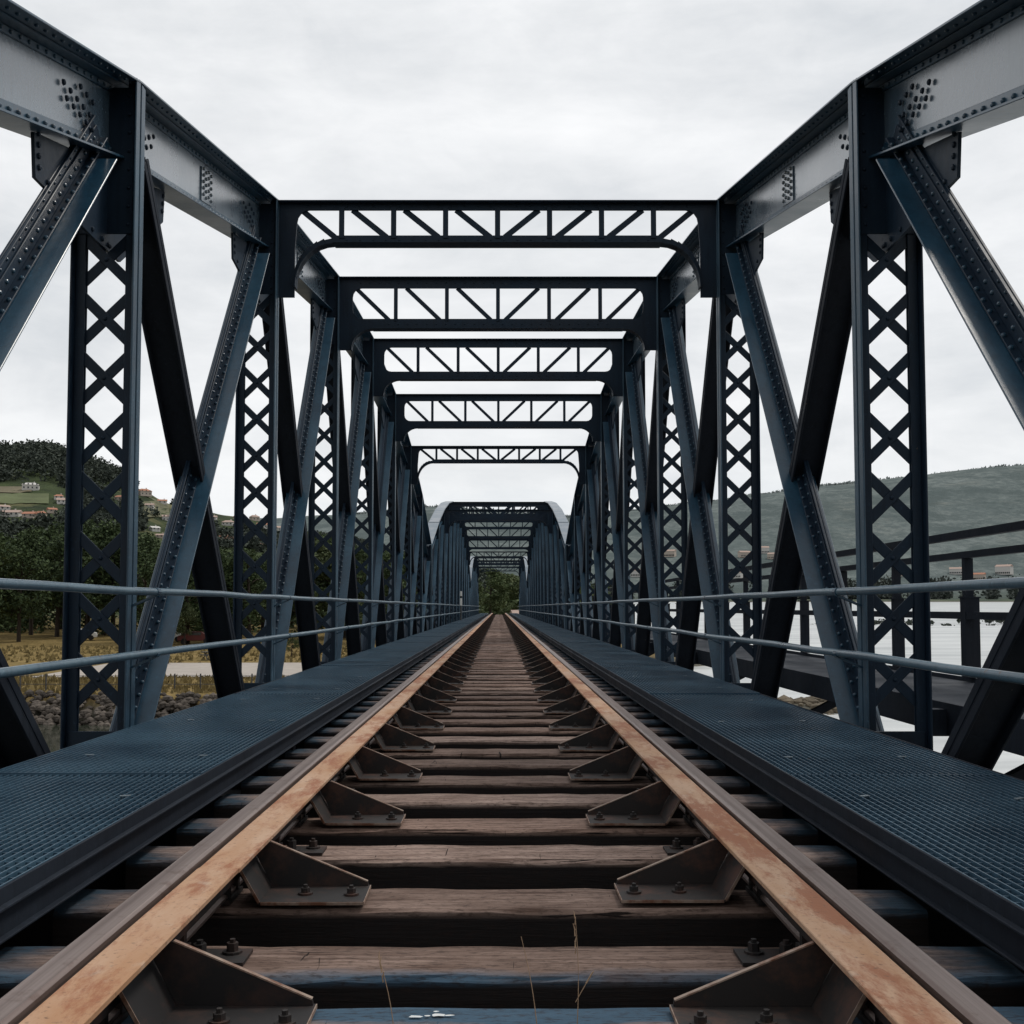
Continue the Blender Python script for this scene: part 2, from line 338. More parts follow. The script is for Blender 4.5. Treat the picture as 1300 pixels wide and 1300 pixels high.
def make_top_chord(s, nodes, root, detail_n):
    mb = MB()
    path = nodes
    x0, x1 = sx(s, XP-.004, XO+.004)
    mb.sweep(path, [(x0,-.016),(x1,-.016),(x1,0),(x0,0)])
    # second cover plate in the middle panels, 12 mm thicker
    x0, x1 = sx(s, XP+.012, XO-.012)
    mb.sweep([p for p in path[1:-1]], [(x0,.001),(x1,.001),(x1,.013),(x0,.013)])
    for xx in (-1, 1):                                 # corner angles below the plate
        u0, u1 = XC+xx*.0095, XC+xx*.10
        x0, x1 = sx(s, min(u0,u1), max(u0,u1)); mb.sweep(path, [(x0,-.028),(x1,-.028),(x1,-.017),(x0,-.017)])
        u0, u1 = XC+xx*.0095, XC+xx*.0200
        x0, x1 = sx(s, min(u0,u1), max(u0,u1)); mb.sweep(path, [(x0,-.075),(x1,-.075),(x1,-.029),(x0,-.029)])
        u0, u1 = XC+xx*.0095, XC+xx*.019
        x0, x1 = sx(s, min(u0,u1), max(u0,u1)); mb.sweep(path, [(x0,-DEPTH),(x1,-DEPTH),(x1,-DEPTH+.085),(x0,-DEPTH+.085)])
    x0, x1 = sx(s, XC-.115, XC+.115)
    mb.sweep(path, [(x0,-DEPTH-.018),(x1,-DEPTH-.018),(x1,-DEPTH-.001),(x0,-DEPTH-.001)])
    for k in range(min(detail_n, len(nodes)-1)):       # rivets
        ya, za = nodes[k]; yb, zb = nodes[k+1]; N = 40
        for i in range(N):
            t = (i+.5)/N; y = ya+(yb-ya)*t; z = za+(zb-za)*t
            mb.rivet((s*(XC-.019), y, z-DEPTH+.045), (-s,0,0), .017, .018)
            mb.rivet((s*(XC-.0200), y, z-.052), (-s,0,0), .014, .013)
            mb.rivet((s*(XP+.05), y, z-.016), (0,0,-1), .013, .012)
    ch = mb.build('top_chord', M['steel'], root, bevel=.003)
    wb = MB(); x0, x1 = sx(s, XC-.008, XC+.008)
    wb.sweep(path, [(x0,-DEPTH),(x1,-DEPTH),(x1,-.018),(x0,-.018)])
    wb.build('web_plate', M['steel_web'], ch)
    # splice plates and node gussets
    for k in range(len(nodes)):
        y, z = nodes[k]
        g = MB(); w = 1.15 if 0 < k < len(nodes)-1 else .6
        zl = lambda yy: top_at(nodes, max(0, min(nodes[-1][0], yy)))
        pts = []
        ya, yb = max(0, y-w), min(nodes[-1][0], y+w)
        pts = [(ya, zl(ya)-DEPTH-.02), (ya+.03, zl(ya)-DEPTH-.26), (y-.22, z-DEPTH-.62), (y+.22, z-DEPTH-.62), (yb-.03, zl(yb)-DEPTH-.26), (yb, zl(yb)-DEPTH-.02)]
        if k == 0: pts = [(0, z-DEPTH-.02), (0, z-DEPTH-.55), (.22, z-DEPTH-.55), (yb, zl(yb)-DEPTH-.02)]
        if k == len(nodes)-1: pts = [(y, z-DEPTH-.02), (y, z-DEPTH-.55), (y-.22, z-DEPTH-.55), (ya, zl(ya)-DEPTH-.02)]
        n = len(pts); P = [(s*(XC-.010), a, b) for a, b in pts]+[(s*(XC+.010), a, b) for a, b in pts]
        g.poly(P, [tuple(range(n)), tuple(range(2*n-1, n-1, -1))]+[(i, (i+1)%n, n+(i+1)%n, n+i) for i in range(n)])
        if k < detail_n:
            for i in range(n-1):
                for q in range(4):
                    t = (q+.5)/4; yy = pts[i][0]+(pts[i+1][0]-pts[i][0])*t; zz = pts[i][1]+(pts[i+1][1]-pts[i][1])*t
                    g.rivet((s*(XC-.010), yy+(.04 if yy < y else -.04), zz+.04), (-s,0,0), .018, .016)
            if 0 < k:
                for ss in (-1, 1):                      # rivet field on the chord web beside the joint
                    for i in range(5):
                        for j in range(2+(i < 3)):
                            yy = y+ss*(.36+.10*i+.05*(j%2)); g.rivet((s*(XC-.020), yy, zl(yy)-DEPTH+.12+.085*j+.03*i), (-s,0,0), .019, .020)
        g.build('gusset_plate', M['steel_frame'], ch)
    for k in range(1, len(nodes)-2):
        y = nodes[k][0]+L*.52; z = top_at(nodes, y); g = MB()
        xa = XC-.020
        sl = (nodes[k+1][1]-nodes[k][1])/L
        P = []
        for xx in (XC-.0085, xa):
            for (dy, dz) in ((-.17, -DEPTH+.09), (.17, -DEPTH+.09), (.17, -.118), (-.17, -.118)): P.append((s*xx, y+dy, z+sl*dy+dz))
        g.poly(P, [(0,1,2,3),(7,6,5,4),(0,1,5,4),(1,2,6,5),(2,3,7,6),(3,0,4,7)])
        if k < detail_n+1:
            for i in range(5):
                for dy in (-.12, -.04, .04, .12):
                    zz = -DEPTH+.13+i*.055+(.02 if dy in (-.12, .04) else 0); g.rivet((s*xa, y+dy, z+sl*dy+zz), (-s,0,0), .016, .018)
        g.build('splice_plate', M['steel_web'], ch)
    return ch

def make_cross_frame(y, zt, depth, nb, sp, ts, bs, root, detail):
    mb = MB(); shallow = depth < .6; xo = 2.12; r = .40 if shallow else .30; z0 = zt-depth-r-(.06 if shallow else 0); t = .012
    # struts: angles with horizontal legs so they have body from the side
    mb.box(-XP, XP, y-.10, y+.10, zt-.014, zt-.002); mb.box(-XP, XP, y-t, y+t, zt-ts, zt-.0145)
    mb.box(-(xo-r), xo-r, y-.10, y+.10, zt-depth, zt-depth+.012); mb.box(-(xo-r+.02), xo-r+.02, y-t, y+t, zt-depth+.0125, zt-depth+bs)
    zt1, zb1 = zt-ts, zt-depth+bs
    n = nb//2
    for i in range(-n+1, n): mb.box(i*sp-.028, i*sp+.028, y-.024, y-.0125, zb1-.03, zt1+.03)
    for i in range(n):
        for sg in (-1, 1):
            xa = (i+.14)*sp; xb = min((i+.80)*sp, xo-.05)
            mb.beam((sg*xb, y+.0185, zt1+.01), (sg*xa, y+.0185, zb1-.01), (0,1,0), -.0055, .0055, -.030, .030)
    # corner plates
    zs = []
    N = 8
    for i in range(N+1):
        a = math.pi/2*i/N; zs.append((xo-r+r*math.cos(a), z0+(zt-depth-z0)*math.sin(a)))
    prof = zs+[(xo-r, zb1)]
    if shallow:                                        # thin curved knee band, open above it
        for sg in (-1, 1):
            for i in range(N):
                (xa, za), (xb, zb_) = zs[i], zs[i+1]
                P = [(xa, za), (xb, zb_), (xb+(.030 if i+1 < N else .0), zb_+.075), (xa+.030, za+.060)]
                Q = [(sg*x_, y-t*.8, z_) for x_, z_ in P]+[(sg*x_, y+t*.8, z_) for x_, z_ in P]
                mb.poly(Q, [(0,1,2,3),(7,6,5,4),(0,1,5,4),(1,2,6,5),(2,3,7,6),(3,0,4,7)])
        prof = [(xo+.012, z0-.10), (xo+.012, zb1-.15)]
    r2 = min(.13, (zt1-zb1)/2)
    for i in range(5):
        a = -math.pi/2+math.pi/2*i/4
        if not shallow: prof.append((xo-.01-r2+r2*math.cos(a), zb1+r2+r2*math.sin(a)))
    for i in range(5):
        a = math.pi/2*i/4; prof.append((xo-.01-r2+r2*math.cos(a), zt1-r2+r2*math.sin(a)))
    prof.append((xo-.01-r2, zt-.0145))
    for sg in (-1, 1):
        for i in range(len(prof)-1):
            (xa, za), (xb, zb_) = prof[i], prof[i+1]
            if abs(zb_-za) < 1e-4: continue
            P = [(sg*xa, y-t*.9, za), (sg*(XP-.001), y-t*.9, za), (sg*(XP-.001), y-t*.9, zb_), (sg*xb, y-t*.9, zb_)]
            P += [(p[0], y+t*.9, p[2]) for p in P]
            mb.poly(P, [(0,1,2,3),(7,6,5,4),(0,1,5,4),(1,2,6,5),(2,3,7,6),(3,0,4,7)])
        for i in range(N):
            (xa, za), (xb, zb_) = zs[i], zs[i+1]
            mb.poly([(sg*xa,y-.07,za),(sg*xb,y-.07,zb_),(sg*xb,y+.07,zb_),(sg*xa,y+.07,za),
                     (sg*(xa+.012),y-.07,za),(sg*(xb+.006),y-.07,zb_+.012),(sg*(xb+.006),y+.07,zb_+.012),(sg*(xa+.012),y+.07,za)],
                    [(0,1,2,3),(4,5,6,7),(0,1,5,4),(2,3,7,6)])
    if detail:
        for i in range(30):
            xx = -2.0+i*4/29; mb.rivet((xx, y-t, zt-ts/2), (0,-1,0), .012, .01)
            if abs(xx) < 1.7: mb.rivet((xx, y-t, zt-depth+bs*.5), (0,-1,0), .012, .01)
    return mb.build('cross_frame', M['steel_frame'], root)

def make_span(n, hc, c, detail_n, frames):
    root = empty('truss_span')
    nodes = span_nodes(n, hc, c); end = nodes[-1][0]
    nodes_in = [list(p) for p in nodes]; nodes_in[0][0] = .02; nodes_in[-1][0] = end-.02
    for s in (-1, 1):
        make_top_chord(s, nodes, root, detail_n)
        mb = MB(); path = [(0.02,0),(end-.02,0)]
        for xx in (-1, 1):
            u0, u1 = XC+xx*.14, XC+xx*.154
            x0, x1 = sx(s, min(u0,u1), max(u0,u1)); mb.sweep(path, [(x0,-.82),(x1,-.82),(x1,-.34),(x0,-.34)])
            u0, u1 = XC+xx*.155, XC+xx*.20
            x0, x1 = sx(s, min(u0,u1), max(u0,u1)); mb.sweep(path, [(x0,-.352),(x1,-.352),(x1,-.34),(x0,-.34)])
        x0, x1 = sx(s, XC-.2, XC+.2); mb.sweep(path, [(x0,-.84),(x1,-.84),(x1,-.822),(x0,-.822)])
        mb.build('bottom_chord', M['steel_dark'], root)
        for k in range(n+1):
            y = max(.1, min(end-.1, nodes[k][0])); make_post(s, y, nodes[k][1]-.017 if 0 < k < n else nodes[k][1]-.05, root, k < detail_n)
            if k < n:
                zt0, zt1 = nodes[k][1]-DEPTH*.75, nodes[k+1][1]-DEPTH*.75
                make_diag(s, (nodes[k][0]+(.38 if k == 0 else .12), ZB), (nodes[k+1][0]-.12, zt1), root, k < detail_n, 'main')
                make_diag(s, (nodes[k][0]+.10, nodes[k][1]-.02), (nodes[k+1][0]-.62, ZB), root, k < detail_n, 'counter')
    for k in range(n+1):
        zt = nodes[k][1]; y = max(.1, min(end-.1, nodes[k][0]))
        if frames(k):
            if zt < 5.2: make_cross_frame(y+.055, zt-.018, .45, 8, .547, .078, .10, root, k < detail_n+1)
            else: make_cross_frame(y+.055, zt-.018, .76, 6, .742, .15, .16, root, k < detail_n+1)
        mb = MB(); mb.box(-XC+.13, XC-.13, y-.008, y+.008, -.98, -.46)
        mb.box(-XC+.13, XC-.13, y-.12, y+.12, -.458, -.446); mb.box(-XC+.13, XC-.13, y-.12, y+.12, -.994, -.982)
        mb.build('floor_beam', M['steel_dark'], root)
    mb = MB()
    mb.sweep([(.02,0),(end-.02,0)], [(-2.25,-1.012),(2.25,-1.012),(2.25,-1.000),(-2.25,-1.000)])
    mb.build('floor_shade_plate', M['pan'], root)  # added plate, blocks light from below and darkens the sleeper gaps
    for s in (-1, 1):
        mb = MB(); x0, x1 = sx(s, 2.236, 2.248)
        mb.sweep([(.02,0),(end-.02,0)], [(x0,-.999),(x1,-.999),(x1,-.32),(x0,-.32)]); mb.build('side_shade_plate', M['pan'], root)  # added plate, keeps bright water from showing past the sleeper ends
    for s in (-1, 1):
        mb = MB(); x0, x1 = s*.86-.010, s*.86+.010
        mb.sweep([(.02,0),(end-.02,0)], [(x0,-.886),(x1,-.886),(x1,-.434),(x0,-.434)])
        mb.sweep([(.02,0),(end-.02,0)], [(s*.86-.11,-.4335),(s*.86+.11,-.4335),(s*.86+.11,-.4225),(s*.86-.11,-.4225)])
        mb.build('stringer', M['pan'], root)
    return root

span1 = make_span(8, 2.163, .0760, 4, lambda k: 2 <= k <= 6)
tag(span1, 'nearest dark blue riveted truss span, rising overhead with five lattice cross frames', 'bridge span', 'steel truss spans of the bridge')
span3 = copy_tree(span1)
span1.location = (0, Y0, 0)
Y1 = Y0+8*L+.35; Y2 = Y1+12*L+.35; YE = Y2+8*L
span2 = make_span(12, 2.50, .043, 0, lambda k: 2 <= k <= 10)
span2.location = (0, Y1, 0)
tag(span2, 'taller middle truss span whose pale arched chords rise beyond the nearest span', 'bridge span', 'steel truss spans of the bridge')
span3.location = (0, Y2, 0)
tag(span3, 'farthest truss span, framing the green trees at the far end of the track', 'bridge span', 'steel truss spans of the bridge')

# stone piers + abutments
def pier(y, label, w=2.4, zt=-1.0):
    mb = MB()
    mb.box(-3.6, 3.6, y-w/2-.2, y+w/2+.2, zt-.45, zt)
    mb.sweep([(y-w/2, 0), (y+w/2, 0)], [(-3.3, zt-.451), (3.3, zt-.451), (3.9, -9.5), (-3.9, -9.5)])
    o = mb.build('bridge_pier', M['stone'], bevel=.03); tag(o, label, 'pier', 'stone supports of the bridge')
pier(Y1-.17, 'granite pier standing in the river under the joint of the nearest and the middle span')
pier(Y2-.17, 'granite pier under the joint of the middle and the farthest span')
mb = MB(); mb.box(-3.8, 3.8, -9, 2.3, -9.5, -1.05); mb.box(-2.2, 2.2, -9, 2.4, -1.049, -.95)
tag(mb.build('abutment', M['pan'] ), 'dark abutment carrying the track at the near end of the bridge', 'abutment')
mb = MB(); mb.box(-3.8, 3.8, YE+.1, YE+30, -9.5, -.50)
tag(mb.build('abutment', M['stone']), 'stone abutment carrying the track beyond the farthest span', 'abutment')

# ------------------------------------------------------------------ sleepers
def tie_mesh(name, mat, seed):
    rnd = random.Random(seed); mb = MB(); n = 26; hl = 1.29; hw = .123
    prev = None; b = 0
    for i in range(n+1):
        x = -hl+2*hl*i/n
        j = [rnd.uniform(-.006, .006) for _ in range(5)]
        ring = [(x, -hw+j[0], -.245), (x, -hw+j[0]*.6, -.012+j[2]), (x, -hw+.010+j[3], j[4]*.4), (x, 0, .003+j[2]*.3), (x, hw-.010+j[1], j[3]*.4), (x, hw+j[1], -.012), (x, hw, -.245)]
        mb.v += ring
        if i:
            a = len(mb.v)-14; c = len(mb.v)-7
            for k in range(7): mb.f.append((a+k, a+(k+1)%7, c+(k+1)%7, c+k)); mb.m.append(0)
    mb.f.append(tuple(range(7))); mb.f.append(tuple(range(len(mb.v)-7, len(mb.v)))); mb.m += [0, 0]
    o = mb.build(name, mat); return o
TIE_Z = -.176
firsty = [1.70, 2.38, 2.845, 3.43, 4.07, 4.61, 5.18, 5.77, 6.40, 6.90, 7.53, 8.09, 8.72]
firsty = [y for y in firsty]
ys = [-.6, 0.0, .58, 1.16]+firsty
rnd = random.Random(3)
while ys[-1] < YE+3: ys.append(ys[-1]+.576+rnd.uniform(-.03, .03))
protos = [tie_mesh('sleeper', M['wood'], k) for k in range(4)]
ordw = ['first','second','third','fourth','fifth','sixth','seventh','eighth','ninth','tenth','eleventh','twelfth']
used = set()
ties = []
for i, y in enumerate(ys):
    vis = y-2.38
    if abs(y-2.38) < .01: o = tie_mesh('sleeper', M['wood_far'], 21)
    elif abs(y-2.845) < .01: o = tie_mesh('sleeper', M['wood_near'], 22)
    else:
        k = rnd.randrange(4)
        if k in used: o = protos[k].copy(); COL.objects.link(o)
        else: o = protos[k]; used.add(k)
    o.location = (rnd.uniform(-.012, .012), y, TIE_Z+rnd.uniform(-.004, .004)); o.rotation_euler = (0, 0, rnd.uniform(-.006, .006))
    ties.append(o)
    q = sum(1 for yy in ys if 2.0 < yy <= y+1e-6)
    if q == 1 and y > 2: lab = 'bottommost sleeper in the picture, with blue paint and white splashes on its far part'
    elif q == 2: lab = 'second sleeper from the bottom, bare wood with a blue painted front edge'
    elif 3 <= q <= 12: lab = '%s sleeper from the bottom of the picture, brown wood %s' % (ordw[q-1], 'under triangular guard brackets' if q % 2 == 1 else 'without guard brackets')
    else: lab = 'weathered brown wooden sleeper beyond the twelfth from the bottom of the picture' if y > 2 else 'weathered wooden sleeper behind the bottom edge of the picture'
    tag(o, lab, 'sleeper', 'wooden railway sleepers under the rails')
for k in range(4):
    if k not in used: bpy.data.objects.remove(protos[k])
# dropping splash, stuck on the first sleeper
near = [t for t in ties if abs(t.location.y-2.38) < .01][0]
mb = MB()
for (cx, cy, r0) in ((-.125, .055, .010), (-.10, .052, .006), (-.172, .045, .008), (-.145, .05, .004), (-.13, .075, .004)):
    n = 9; P = [(cx, cy, .0075)]+[(cx+math.cos(a*6.283/n)*r0*2.2*random.uniform(.5,1.2), cy+math.sin(a*6.283/n)*r0*random.uniform(.5,1.2), .007) for a in range(n)]
    mb.poly(P, [(0, 1+a, 1+(a+1)%n) for a in range(n)])
mb.build('white_splash', M['dropping'], near, norm=False)

# ------------------------------------------------------------------ rails, guard bars
def rail(s):
    root = empty('rail', (0, 0, 0))
    sec = [(.867,0),(.845,0),(.836,-.006),(.834,-.014),(.8345,-.036),(.842,-.044),(.862,-.052),(.862,-.125),(.850,-.138),(.80,-.150),(.80,-.159),(.94,-.159),(.94,-.150),(.890,-.138),(.878,-.125),(.878,-.052),(.898,-.044),(.9055,-.036),(.906,-.014),(.904,-.006),(.895,0)]
    sec = [(s*x, z) for x, z in sec]
    mb = MB(); mb.sweep([(y, 0) for y in range(-5, int(YE)+12, 4)], sec)
    o = mb.build('rail_bar', M['rail'], root)
    sb = o.data
    return root
for s, w in ((-1, 'left'), (1, 'right')):
    rt = rail(s)
    tag(rt, '%s hand running rail, smooth brown grey steel outside the orange rusty guard bar' % w, 'rail', 'running rails of the track')
    mb = MB()
    mb.box(s*.79, s*.95, -.09, .09, -.174, -.1605)
    for yy in (-.055, .055):
        mb.box(s*.925, s*.945, yy-.012, yy+.012, -.1603, -.128); mb.box(s*.795, s*.815, yy-.012, yy+.012, -.1603, -.128)
    tp = mb.build('tie_plate', M['bracket'], rt)
    for i, y in enumerate(ys[:60]):
        o = tp if i == 0 else tp.copy()
        if i: COL.objects.link(o)
        o.location = (0, y, 0)

def bolt(mb, x, y, z, r=.0135, h=.020):
    mb.tube([(x,y,z),(x,y,z+.006)], r*1.7, 10); mb.tube([(x,y,z+.0061),(x,y,z+h)], r, 6); mb.tube([(x,y,z+h+.0001),(x,y,z+h+.009)], r*.5, 6)
def bracket_mesh(mb, s, y, full=True):
    zt = TIE_Z+.010
    w = .10
    # base plate, bent up at its outer end
    mb.box(s*.385, s*.690, y-w, y+w, zt, zt+.010)
    P = []
    for (x, z) in ((.690, zt), (.690, zt+.010), (.752, -.052), (.764, -.058)):
        P += [(s*x, y-w, z), (s*x, y+w, z)]
    mb.poly(P, [(0,1,3,2),(2,3,5,4),(4,5,7,6),(6,7,1,0),(0,2,4,6),(1,3,5,7)])
    # triangular plate on the far side
    yy = y+w-.012
    tri = [(.390, zt+.0105), (.690, zt+.0105), (.748, -.045), (.715, -.017), (.700, -.020), (.392, zt+.022)]
    n = len(tri); P = [(s*x, yy, z) for x, z in tri]+[(s*x, yy+.010, z) for x, z in tri]
    mb.poly(P, [tuple(range(n)), tuple(range(2*n-1, n-1, -1))]+[(i, (i+1)%n, n+(i+1)%n, n+i) for i in range(n)])
def bracket(s, y):
    mb = MB(); bracket_mesh(mb, s, 0)
    o = mb.build('bracket', M['bracket'])
    e = MB(); zt = TIE_Z+.010; yy = .088          # worn bright edges of the plates
    e.beam((s*.3925, yy+.0, zt+.023), (s*.698, yy, -.0185), (0,1,0), -.0015, .0115, -.0012, .0022)
    e.box(s*.3835, s*.688, -.1025, -.1003, zt+.001, zt+.0095)
    e.box(s*.3825, s*.3849, -.100, .099, zt+.001, zt+.0102)
    e.beam((s*.693, -.1015, zt+.008), (s*.755, -.1015, -.052), (0,1,0), -.0012, .0012, -.004, .004)
    b2 = MB(); bolt(b2, 0, 0, 0); q = b2.build('bolt', M['bracket'], o, loc=(s*.43, -.02, zt+.0102))
    q2 = q.copy(); COL.objects.link(q2); q2.location = (s*.57, -.01, zt+.0102)
    return o, e.build('plate_edge', M['edge'], o)
bys = [y for i, y in enumerate(sorted(ys)) if y > 2.0]
bys = bys[0::2]
for s, w in ((-1, 'left'), (1, 'right')):
    g = empty('guard_rail', (0, 0, 0))
    tag(g, '%s hand guard bar, flat orange rusty steel held by triangular brackets inside the running rail' % w, 'guard rail', 'guard rails of the track')
    mb = MB(); y = -3.0
    while y < YE+6:
        e = y+6.2+rnd.uniform(-.3, .3)
        x0, x1 = sx(s, .700, .812)
        z = rnd.uniform(-.002, .002)
        x = rnd.uniform(-.002, .002)
        mb.sweep([(y, z), (e-.006, z)], [(x0+x,-.014),(x1+x,-.014),(x1+x,0),(x0+x,0)])
        y = e
    mb.build('guard_bar', M['guard'], g, bevel=.002)
    mb = MB(); x0, x1 = sx(s, .772, .786)
    mb.sweep([(-3, 0), (YE+6, 0)], [(x0,-.105),(x1,-.105),(x1,-.0145),(x0,-.0145)]); mb.build('guard_web', M['bracket'], g)
    proto = bracket(s, 0)[0]; proto.parent = g
    rest = MB()
    for i, y in enumerate(bys):
        if i < 100:
            o = proto if i == 0 else copy_tree(proto, g)
            o.location = (rnd.uniform(-.008, .008), y+rnd.uniform(-.015, .015), 0); o.rotation_euler = (0, 0, rnd.uniform(-.012, .012))
        else: bracket_mesh(rest, s, y)
    if rest.v: tag(rest.build('bracket', M['bracket'], g), kind='stuff')
    # bolts on the sleepers between brackets
    mb = MB(); bolt(mb, s*.735, -.03, TIE_Z+.0098, .017, .038); bolt(mb, s*.665, .02, TIE_Z+.0098, .015, .026)
    mb.box(s*.62, s*.77, -.06, .055, TIE_Z+.001, TIE_Z+.0097)
    cb = mb.build('bolted_clamp', M['bracket'], g)
    for i, y in enumerate([t for t in sorted(ys) if t > 2 and t not in bys][:60]):
        o = cb if i == 0 else cb.copy()
        if i: COL.objects.link(o)
        o.location = (0, y, 0)

# ------------------------------------------------------------------ walkways
WX0, WX1 = 1.25, 2.18
def grating_panel(s):
    mb = MB(); x = WX0+.012
    while x < WX1-.01:
        mb.box(s*x, s*(x+.0048), .008, L-.008, -.030, 0); x += .0302
    y = .03
    while y < L-.02:
        mb.box(s*(WX0+.01), s*(WX1-.01), y, y+.0040, -.0125, -.0055); y += .0600
    mb.box(s*(WX0+.01), s*(WX1-.01), .0015, .0065, -.030, .0008); mb.box(s*(WX0+.01), s*(WX1-.01), L-.0065, L-.0015, -.030, .0008)
    return mb.build('grating', M['grating'])
for s, w in ((-1, 'left'), (1, 'right')):
    root = empty('walkway')
    tag(root, '%s hand walkway of blue steel bar grating beside the track' % w, 'walkway', 'grating walkways beside the track')
    proto = grating_panel(s); proto.parent = root
    cl = MB(); cl.box(-.020, .020, -.008, .008, .0005, .0035); clip = cl.build('clip', M['clip'], proto)
    for i, (x, y) in enumerate(((1.40, .55), (1.95, .57), (1.41, 2.2), (1.93, 2.24), (1.40, 3.85), (1.96, 3.80))):
        o = clip if i == 0 else clip.copy()
        if i: COL.objects.link(o)
        o.location = (s*x, y, 0); o.rotation_euler = (0, 0, .1*i)
    k = 0; y = Y0-L*1.5
    while y < YE+2:
        o = proto if k == 0 else copy_tree(proto, root)
        o.location = (0, y, rnd.uniform(-.004, .004)); o.rotation_euler = (rnd.uniform(-.0012, .0012), rnd.uniform(-.002, .002), 0); y += L; k += 1
    y1 = YE+2
    mb = MB()
    for X in (WX0, WX1-.008):
        x0, x1 = sx(s, X, X+.008); mb.sweep([(-4, 0), (y1, 0)], [(x0,-.128),(x1,-.128),(x1,.001),(x0,.001)])
        if X == WX0:
            x0, x1 = sx(s, X-.022, X-.0005); mb.sweep([(-4, 0), (y1, 0)], [(x0,-.050),(x1,-.050),(x1,-.041),(x0,-.041)])
            x0, x1 = sx(s, X-.022, X-.0005); mb.sweep([(-4, 0), (y1, 0)], [(x0,-.128),(x1,-.128),(x1,-.120),(x0,-.120)])
        f0, f1 = (X+.0085, X+.06) if X == WX0 else (X-.055, X-.0005)
        x0, x1 = sx(s, f0, f1); mb.sweep([(-4, 0), (y1, 0)], [(x0,-.128),(x1,-.128),(x1,-.120),(x0,-.120)])
        x0, x1 = sx(s, f0, f1); mb.sweep([(-4, 0), (y1, 0)], [(x0,-.040),(x1,-.040),(x1,-.033),(x0,-.033)])
    mb.build('edge_channel', M['steel_dark'], root, bevel=.002)
    mb = MB(); y = -3
    while y < y1:
        mb.box(s*(WX0+.061), s*(WX1-.06), y-.03, y+.03, -.119, -.041); y += 1.1
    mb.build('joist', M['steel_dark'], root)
    # added closing plate, put under the grating to keep it dark
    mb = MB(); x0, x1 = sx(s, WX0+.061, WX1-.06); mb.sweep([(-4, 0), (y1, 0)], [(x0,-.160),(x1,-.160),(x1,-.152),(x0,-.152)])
    mb.build('under_shade_plate', M['pan'], root)
    mb = MB(); mb.box(s*1.27, s*2.4, -.04, .04, -.30, -.161); sb = mb.build('support_beam', M['steel_dark'], root)
    for k in range(-1, 29):
        o = sb if k < 0 else sb.copy()
        if k >= 0: COL.objects.link(o)
        o.location = (0, Y0+k*L+.02, 0)
    # handrail
    h = empty('handrail')
    tag(h, '%s hand two pipe blue handrail running between the walkway and the truss' % w, 'handrail', 'pipe handrails beside the walkways')
    rn = random.Random(5+s)
    for z in (.812, .424):
        pts = []; y = -3.5
        while y < YE:
            pts.append((s*(2.15+rn.uniform(-.006, .006)), y, z+rn.uniform(-.006, .006))); y += 1.1
        MBp = MB(); MBp.tube(pts, .0235, 12); MBp.build('pipe', M['pipe'], h, smooth=True)
    for k in range(0, 29):
        y = Y0+k*L+(.0 if k < 8 else .35 if k < 20 else .7)
        for z in (.812, .424):
            mb = MB()
            mb.beam((s*2.15, y, z-.024), (s*2.30, y, z-.09), (0,1,0), -.02, .02, -.006, .006)
            mb.tube([(s*2.15, y-.03, z-.001), (s*2.15, y+.03, z-.001)], .0265, 10)
            mb.build('rail_bracket', M['steel'], h)

# ------------------------------------------------------------------ outer footway on the right
fw = empty('footway')
tag(fw, 'narrow footway hung outside the right hand truss with a dark post and bar railing', 'footway')
mb = MB(); mb.box(2.86, 3.92, -4, YE, .070, .095); mb.build('deck', M['steel_dark'], fw)
mb = MB(); mb.box(2.845, 2.858, -4, YE, -.09, .11); mb.box(3.925, 3.94, -4, YE, -.16, .13); mb.build('edge_beam', M['steel_dark'], fw)
for k in range(0, 29):
    y = Y0+k*L+(.1 if k < 8 else .35 if k < 20 else .7)
    if k == 0: mb = MB(); mb.box(2.73, 3.92, -.05, .05, -.10, .068); mb.beam((2.74, 0, -.65), (3.85, 0, -.08), (0,1,0), -.04, .04, -.04, .04); cb = mb.build('cantilever_bracket', M['steel_dark'], fw); o = cb
    else: o = cb.copy(); COL.objects.link(o)
    o.location = (0, y, 0)
rl = empty('footway_railing'); tag(rl, 'dark angle iron railing along the outer edge of the right hand footway', 'railing')
for i, (z0, z1, xx) in enumerate(((1.285, 1.35, 3.90), (1.12, 1.175, 3.90), (.615, .675, 3.90))):
    mb = MB(); mb.box(xx-.035, xx+.03, -4, YE, z0, z1); mb.build('bar', M['steel_dark'], rl)
y = 5.86; k = 0
y -= 1.65*5
while y < YE-1 and k < 80:
    mb = MB(); mb.box(3.86, 3.98, y-.05, y+.05, .131, .80) if k % 2 else mb.box(3.87, 3.965, y-.045, y+.045, .131, .80)
    mb.box(3.875, 3.94, y-.035, y+.035, .801, 1.284 if k % 2 == 0 else 1.119); mb.box(3.85, 3.99, y-.06, y+.06, .79, .8005)
    mb.build('post', M['steel_dark'], rl); y += 1.65; k += 1

# ------------------------------------------------------------------ marker stake on the left walkway
p = at(586, 787, 26)
st = empty('marker_post', (-2.05, 60, 0)); tag(st, 'slim white topped marker post standing by the left handrail far down the walkway', 'marker post')
mb = MB(); mb.tube([(0,0,0.0),(0,0,.80)], .04, 10); mb.build('shaft', M['grey_metal'], st)
mb = MB()
for a, b_ in ((.801, 1.2), (1.32, 1.58)): mb.tube([(0,0,a),(0,0,b_)], .06, 10)
mb.build('white_band', M['white_paint'], st)
mb = MB(); mb.tube([(0,0,1.201),(0,0,1.319)], .057, 10); mb.build('dark_band', M['black_rubber'], st)

